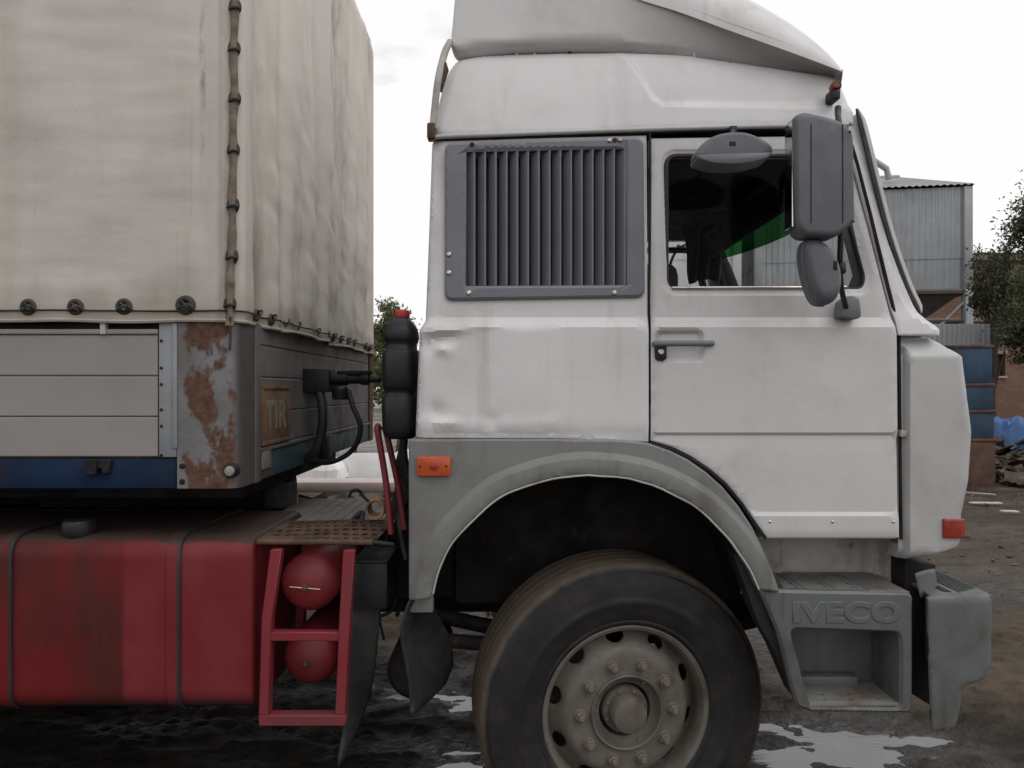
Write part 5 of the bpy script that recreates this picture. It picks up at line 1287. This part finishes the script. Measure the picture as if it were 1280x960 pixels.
def silo(xr_, label, group, pipe):
    galv = globals()['galv'] if pipe else galv2
    Yr, wd, dp, a = 24., 6.6, 5.8, R(-9)
    c = (xr_, Yr)
    pt = lambda u, v: rotz((xr_ - u, Yr + v), c, a)
    s = thing('grain_silo', label, 'silo', (xr_ - wd / 2, Yr + dp / 2, 0), group)
    z0, z1, zs_ = UZ(362, 24), UZ(233.5, 24), UZ(321, 24)
    cor = [pt(wd, 0), pt(0, 0), pt(0, dp), pt(wd, dp)]
    for i in range(4):
        corr_wall('wall_sheet', cor[i], cor[(i + 1) % 4], z0, zs_ - .02, galv, s)
        A, B = Vector(cor[i]), Vector(cor[(i + 1) % 4]); n = Vector(((B - A).y, -(B - A).x)).normalized() * .02
        corr_wall('wall_sheet', A + n, B + n, zs_ - .05, z1, galv, s)
    for i in range(4):
        p = cor[i]; q = box('corner_flashing', p[0] - .16, p[0] + .12, p[1] - .12, p[1] + .16, z0 - .03, z1, galv, s, .02)
    # hip roof, one corrugated sheet per slope
    ov = .18; rc = [pt(wd + ov, -ov), pt(-ov, -ov), pt(-ov, dp + ov), pt(wd + ov, dp + ov)]
    r0, r1 = pt(wd - 1.1, dp / 2), pt(1.1, dp / 2); zr_ = z1 + 1.15
    def slope(A, B, T0, T1):
        n = max(8, int((Vector(B) - Vector(A)).length / .21)); vs = []
        for i in range(n + 1):
            for h in (0, .5):
                u = min(1, (i + h) / n); e = Vector((*A, z1 + .02)).lerp(Vector((*B, z1 + .02)), u); t = Vector((*T0, zr_)).lerp(Vector((*T1, zr_)), u)
                o = Vector((0, 0, .05 if h else 0)); vs += [e + o, t + o]
        return link('roof_sheet', mesh('roof_sheet', vs, [(2 * i, 2 * i + 2, 2 * i + 3, 2 * i + 1) for i in range(2 * n)], 20), galvr, s)
    slope(rc[0], rc[1], r0, r1); slope(rc[1], rc[2], r1, r1); slope(rc[2], rc[3], r1, r0); slope(rc[3], rc[0], r0, r0)
    tube('ridge_cap', [(*r0, zr_ + .04), (*r1, zr_ + .04)], .09, galvr, s, 8)
    vs = [(*p, z0) for p in cor]; cen = pt(wd / 2, dp / 2)
    zt_ = z0 - 2.4
    vs += [(lerp(p[0], cen[0], .82), lerp(p[1], cen[1], .82), zt_) for p in cor]
    link('hopper', mesh('hopper', vs, [(i, (i + 1) % 4, 4 + (i + 1) % 4, 4 + i) for i in range(4)] + [(4, 5, 6, 7)], 20), galvd, s)
    for i in range(4):
        A, B = cor[i], cor[(i + 1) % 4]
        tube('ring_beam', [(*A, z0 - .05), (*B, z0 - .05)], .10, galvd, s, 6); tube('tie_beam', [(*A, z0 - 1.0), (*B, z0 - 1.0)], .06, galvd, s, 6)
    for p in cor: box('leg', p[0] - .13, p[0] + .13, p[1] - .13, p[1] + .13, -.15, z0, galv, s, .02)
    tube('brace', [(*cor[1], .3), (*pt(2.2, 0), z0 - 1.0)], .05, galv, s, 6); tube('brace', [(*cor[1], z0 - .3), (*pt(2.2, 0), z0 - 2.6)], .05, galv, s, 6)
    if pipe:
        tube('filling_pipe', [V3(1060, 180, 25.5), V3(1108, 211, 25.5), V3(1111, 224, 25.5)], .11, galv, s, 8)
        lathe('chute', [(.3, 0), (.3, .9), (.12, 1.4), (.12, 1.7)], galv, s, 14, (*pt(1.6, 1.0), 1.6), 'z')
    return s
silo(UX(1209, 24), 'grey corrugated hopper silo with a pipe on its roof beside brick building', 'grain silos', True)
silo(UX(921, 24), 'grey corrugated silo seen through the far cab window', 'grain silos', False)
# brick building with window openings
bb = thing('brick_building', 'old red brick factory building with dark window openings', 'building', (30, 34, 0))
YBk = 32.; bx0, bx1, bz1 = 17.0, 46.0, UZ(319, 32)
hl = []
wrow = [(UZ(420, YBk), UZ(408, YBk)), (UZ(470, YBk), UZ(443, YBk)), (UZ(392, YBk) + 1.2, UZ(380, YBk) + 1.2)]
xw = [UX(1249, YBk) + k * 1.75 for k in range(-2, 12)]
for x in xw:
    for r_, (a, b_) in enumerate(wrow[:2]): hl.append([(x - .27, a), (x + .27, a), (x + .27, b_), (x - .27, b_)])
wm = panel_mesh('wall', [(bx0, -.2), (bx1, -.2), (bx1, bz1), (bx0, bz1)], holes=hl, sp=2.0, yf=lambda u, v: YBk, thick=.4, hthick=.3, roll=0, rollw=0)
wall = link('wall', wm, brickm, bb)
box('wall_core', bx0, bx1, YBk + .4, YBk + 9, -.2, bz1 - .02, dark, bb, 0)
wmesh = bm_mesh('window', box_bm(-.26, .26, YBk + .20, YBk + .23, 0, 1), None)
for h in hl:
    wo_ = link('window', wmesh, blackp, bb, (h[0][0] + .27, 0, h[0][1])); wo_.scale = (1, 1, h[2][1] - h[0][1])
    box('sill', h[0][0] - .06, h[1][0] + .06, YBk - .08, YBk + .1, h[0][1] - .10, h[0][1] - .003, concrete, bb, .01)
    box('lintel', h[0][0] - .08, h[1][0] + .08, YBk - .05, YBk + .1, h[2][1] + .003, h[2][1] + .16, concrete, bb, .01)
    tube('glazing_bar', [((h[0][0] + h[1][0]) / 2, YBk + .18, h[0][1]), ((h[0][0] + h[1][0]) / 2, YBk + .18, h[2][1])], .02, woodm, bb, 5)
box('cornice', bx0 - .1, bx1, YBk - .18, YBk + .3, bz1 - .25, bz1 + .05, concrete, bb, .02)
box('string_course', bx0, bx1, YBk - .10, YBk + .1, UZ(402, YBk), UZ(398, YBk), concrete, bb, .01)
rfv = prism('roof', [(YBk - .3, bz1 + .05), (YBk + 4.7, bz1 + .6), (YBk + 9.4, bz1 + .05)], bx0 - .2, bx1, galvr, bb, 0, 1, 'x')
# corrugated fence
fn = thing('sheet_fence', 'pale corrugated sheet fence below the silo', 'fence', (13, 19, 0))
corr_wall('fence_sheet', (UX(1150, 18), 18), (UX(1238, 18), 18), -.05, UZ(405, 18), galv, fn, .12, .03)
for px in (1160, 1200, 1236): box('post', UX(px, 18) - .05, UX(px, 18) + .05, 18.03, 18.13, -.15, UZ(405, 18), galvd, fn, .01)
tube('rail', [(UX(1150, 18), 18.05, 1.8), (UX(1238, 18), 18.05, 1.8)], .03, galvd, fn, 6)
# stacked blue steel bins
yS = 12.7
lv = [(604, 548, brownrust, 'rust brown steel bin at the bottom of the blue stack'), (546.5, 512, bluerust, 'dull blue steel bin resting on the rust brown one'),
      (510.5, 479, bluerust, 'blue steel bin under the topmost of the stack'), (477.5, 431, bluerust, 'tall blue steel bin on top of the rusty stack')]
for k, (a, b_, mt, lab) in enumerate(lv):
    za = gh(8, 13) - .02 if k == 0 else UZ(a + 1.2, yS); zb2 = UZ(b_, yS); o_ = .01 * k
    x0_, x1_ = UX(1180, yS) + o_, UX(1244.5 - 1.3 * k, yS)
    s = thing('steel_bin', lab, 'bin', ((x0_ + x1_) / 2, yS + .35, za), 'stacked steel bins')
    box('bin_shell', x0_, x1_, yS, yS + .7, za, zb2, mt, s, .012)
    box('bin_rim', x0_ - .02, x1_ + .025, yS - .025, yS + .725, zb2 - .05, zb2 - .004, brownrust, s, .008)
    for f in (): box('bin_rib', lerp(x0_, x1_, f) - .02, lerp(x0_, x1_, f) + .02, yS - .018, yS + .01, za + .02, zb2 - .055, mt, s, .004)
# blue car-like sheet and scrap at right
def crum(cx, cy, z0, w, d, h, sd, m_, label, cat, tilt=0.):
    def f(u, v):
        x, y = (u - .5) * w, (v - .5) * d; e = (1 - (2 * u - 1) ** 4) * (1 - (2 * v - 1) ** 4)
        return (cx + x, cy + y, z0 + h * e ** .6 + tilt * x + .45 * h * fbm(Vector((x * 5 + sd, y * 5, sd)), 3))
    o = solidify(grid('crumpled_sheet', 16, 10, f, m_, None, None), .02); o.name = 'crumpled_sheet'
    return tag(o, label, cat)
c1 = crum(UX(1290, 14.5), 14.5, UZ(556, 14.5), 1.55, 1.6, .50, 3., bluet, 'bright blue crumpled sheet on the scrap heap beside the bins', 'sheet', .06)
def scatter(name, n, box_, size, m_, label, cat, seed, heap=None, flat=.35):
    rnd = random.Random(seed); bm_ = bmesh.new()
    for _ in range(n):
        x, y = rnd.uniform(box_[0], box_[1]), rnd.uniform(box_[2], box_[3])
        z = gh(x, y); 
        if heap: z += heap(x, y) * rnd.uniform(.3, 1)
        s = rnd.uniform(*size); M4 = Matrix.Translation((x, y, z + s * .1)) @ Matrix.Rotation(rnd.uniform(0, 6.28), 4, 'Z') @ Matrix.Rotation(rnd.gauss(0, .35), 4, 'X') @ Matrix.Rotation(rnd.gauss(0, .35), 4, 'Y') @ Matrix.Diagonal((s * rnd.uniform(.6, 2.2), s * rnd.uniform(.3, 1), s * rnd.uniform(.08, flat), 1))
        g_ = bmesh.ops.create_icosphere(bm_, subdivisions=1, radius=.6, matrix=M4) if rnd.random() < .5 else bmesh.ops.create_cube(bm_, size=1, matrix=M4)
        for v in g_['verts']: v.co += Vector((rnd.gauss(0, .06), rnd.gauss(0, .06), rnd.gauss(0, .04))) * s
    o = link(name, bm_mesh(name, bm_, 30), m_); o['kind'] = 'stuff'; o['label'] = label; o['category'] = cat
    return o
def heapR(x, y): return .95 * math.exp(-((x - 11.2) / 1.9) ** 2 - ((y - 14.6) / 1.4) ** 2) + .4 * math.exp(-((x - 9.5) / 1.3) ** 2 - ((y - 13.9) / .8) ** 2)
scatter('scrap_heap', 900, (8.6, 14, 12.6, 16.5), (.08, .42), scrapm, 'dark heap of scrap and rubble below the blue sheet', 'scrap', 5, heapR)
def heapL(x, y): return .62 * math.exp(-((x + 2.0) / 1.9) ** 2 - ((y - 7.8) / .9) ** 2)
scatter('rubble_heap', 520, (-5, .2, 6.6, 9.2), (.08, .4), scrapm, 'dark rubble heap under the white panels behind the trailer', 'rubble', 11, heapL)
scatter('pebbles', 1500, (-3, 11, 5.4, 16), (.012, .055), scrapm, 'small stones and clods strewn over the mud', 'stones', 21, None, .6)
for px, py, Y, L, a, lab in ((1232, 627, 10.6, .48, .12, 'pale broken plank lying flat on the mud before the steel bins'), (1226, 611, 11.6, .40, -.4, 'grey stick on the mud at the foot of the steel bins'), (1262, 642, 9.7, .22, .05, 'short white lath on the open mud')):
    x = UX(px, Y); z = gh(x, Y) + .025
    pk = box('loose_plank', -L / 2, L / 2, -.04, .04, 0, .02, pink if 'p' in lab[:1] or 'white' in lab else woodm, None, .004); pk.location = (x, Y, z); pk.rotation_euler = (0, .03, a)
    tag(pk, lab, 'plank')
# white rubbish behind the trailer, seen over the catwalk
def slab(px0, px1, py0, py1, Y, th, rx, rz, label, m_=whitej):
    w, h = (px1 - px0) * Y / FX, (py1 - py0) * Y / FX
    o = box('white_panel', -w / 2, w / 2, -th / 2, th / 2, -h / 2, h / 2, m_, None, .012)
    o.location = ((UX(px0, Y) + UX(px1, Y)) / 2, Y, (UZ(py0, Y) + UZ(py1, Y)) / 2); o.rotation_euler = (rx, 0, rz); o.name = 'white_panel'
    return tag(o, label, 'panel', 'white panels on the rubble heap')
slab(436, 512, 566, 602, 7.4, .06, R(-22), R(6), 'large white panel leaning on the rubble heap behind the red rail')
slab(414, 436, 572, 600, 7.6, .10, R(-15), R(-12), 'small white panel between crumpled plastic and the large white panel')
crum(UX(398, 7.2), 7.2, UZ(600, 7.2), .55, .5, .17, 9., whitej, 'crumpled white plastic sheet on rubble below the trailer', 'plastic', .12)
crum(UX(520, 7.9), 7.9, UZ(588, 7.9), .5, .5, .22, 4., whitej, 'white plastic bag behind the cab on the rubble', 'plastic', -.1)
bp = box('pale_beam', UX(330, 6.2), UX(520, 6.2), 6.2, 6.5, UZ(616, 6.2), UZ(602.5, 6.2), pink, None, .02); tag(bp, 'long pale pink beam lying behind the trailer', 'beam')
for k, (px, Y) in enumerate(((350, 6.3), (500, 6.35))):
    q = box('beam_block', UX(px, Y) - .12, UX(px, Y) + .12, Y - .1, Y + .15, gh(UX(px, Y), Y) - .03, UZ(616, 6.2) - .002, concrete, None, .02)
    tag(q, ('concrete block under the left end of the pale beam' if False else ('concrete block under the pale beam, below the trailer' if k == 0 else 'concrete block under the pale beam, behind the cab')), 'block')
# trees
def tree(name, label, base, h, crown, nleaf, ls, lm_, seed, group=None, trunk_r=.14):
    rnd = random.Random(seed); x, y = base; z = gh(x, y)
    s = thing(name, label, 'tree', (x, y, z), group)
    tb_ = bmesh.new()
    top = Vector((x + rnd.uniform(-.2, .2), y, z + h * .92))
    pts = [Vector((x, y, z - .1)).lerp(top, k / 6) + Vector((rnd.gauss(0, .04), rnd.gauss(0, .04), 0)) * h * .2 for k in range(7)]
    tube_bm(pts, [lerp(trunk_r, trunk_r * .15, k / 6) for k in range(7)], 8, tb_)
    tips = []
    (cx, cy, cz), (rx, ry, rz) = crown
    for k in range(46):
        a = rnd.uniform(0, 6.28); el = rnd.uniform(-.9, 1.2); rr = rnd.uniform(.55, 1.0)
        e = Vector((cx + rx * rr * math.cos(a) * math.cos(el), cy + ry * rr * math.sin(a) * math.cos(el), cz + rz * rr * math.sin(el)))
        st_ = pts[0].lerp(top, rnd.uniform(.3, .95))
        mid = st_.lerp(e, .5) + Vector((0, 0, .12 * rz))
        tube_bm([st_, mid, e], [trunk_r * .3, trunk_r * .18, trunk_r * .05], 5, tb_)
        for t in (.35, .6, .8, 1.0): tips.append((mid.lerp(e, t), rnd.uniform(.13, .30)))
    link('trunk', bm_mesh('trunk', tb_, 60), bark, s)
    vs, fs = [], []
    for _ in range(nleaf):
        c, r = rnd.choice(tips); r *= max(rx, rz) * .8
        p = c + Vector((rnd.gauss(0, 1), rnd.gauss(0, 1), rnd.gauss(0, .7))) * r * .5
        n = Vector((rnd.gauss(0, 1), rnd.gauss(0, 1), rnd.gauss(.4, 1))).normalized(); u = n.orthogonal().normalized(); u.rotate(Matrix.Rotation(rnd.uniform(0, 6.28), 3, n)); w = n.cross(u)
        l = ls * rnd.uniform(.6, 1.4); i = len(vs)
        vs += [p - u * l, p + w * l * .45 + n * l * .1, p + u * l, p - w * l * .45 + n * l * .1]; fs.append((i, i + 1, i + 2, i + 3))
    link('crown', mesh('crown', vs, fs, None), lm_, s)
    return s
YT = 17.
tree('broadleaf_tree', 'dense dark green tree in front of the brick building', (UX(1318, YT), YT), 4.4, ((UX(1314, YT), YT, UZ(412, YT)), (1.25, 1.2, 1.6)), 17000, .046, leafd, 3, 'trees by the brick building')
tree('broadleaf_tree', 'taller thin crowned tree rising over the brick building', (UX(1338, 19.), 19.), 7.6, ((UX(1332, 19), 19., UZ(330, 19)), (1.4, 1.3, 2.6)), 22000, .05, leafd, 8, 'trees by the brick building', .16)
tree('broadleaf_tree', 'slender dark tree against the silo corner leg', (UX(1243, 21.), 21.), 5.2, ((UX(1246, 21), 21., UZ(350, 21)), (.75, .8, 1.2)), 4200, .055, leafd, 12, 'trees by the brick building', .08)
tree('broadleaf_tree', 'light green tree standing behind the black jug', (UX(497, 17.), 17.), 3.7, ((UX(492, 17), 17., UZ(437, 17)), (.62, .7, 1.15)), 9000, .042, leafl, 5, None, .08)
tree('broadleaf_tree', 'low light green tree hidden largely by the trailer', (UX(440, 19.), 19.), 3.2, ((UX(440, 19), 19., UZ(470, 19)), (.9, .8, 1.1)), 4000, .065, leafl, 15, None, .08)

# far tree line closing the horizon
rnd = random.Random(44); vs, fs = [], []
for _ in range(26000):
    x = rnd.uniform(-75, 75); top = 3.4 + 1.8 * noise.noise(Vector((x * .12, 0, 0))) + 1.1 * noise.noise(Vector((x * .5, 3, 0)))
    p = Vector((x, 62 + rnd.uniform(-2.5, 2.5), max(.1, top * (rnd.random() ** .6)) + rnd.gauss(0, .25)))
    n = Vector((rnd.gauss(0, 1), rnd.gauss(0, 1), rnd.gauss(.4, 1))).normalized(); u = n.orthogonal().normalized(); w = n.cross(u); l = rnd.uniform(.14, .34); i = len(vs)
    vs += [p - u * l, p + w * l * .6, p + u * l, p - w * l * .6]; fs.append((i, i + 1, i + 2, i + 3))
tl = link('tree_line', mesh('tree_line', vs, fs, None), leafd); tl['kind'] = 'stuff'; tl['label'] = 'far line of low trees along the horizon'; tl['category'] = 'trees'
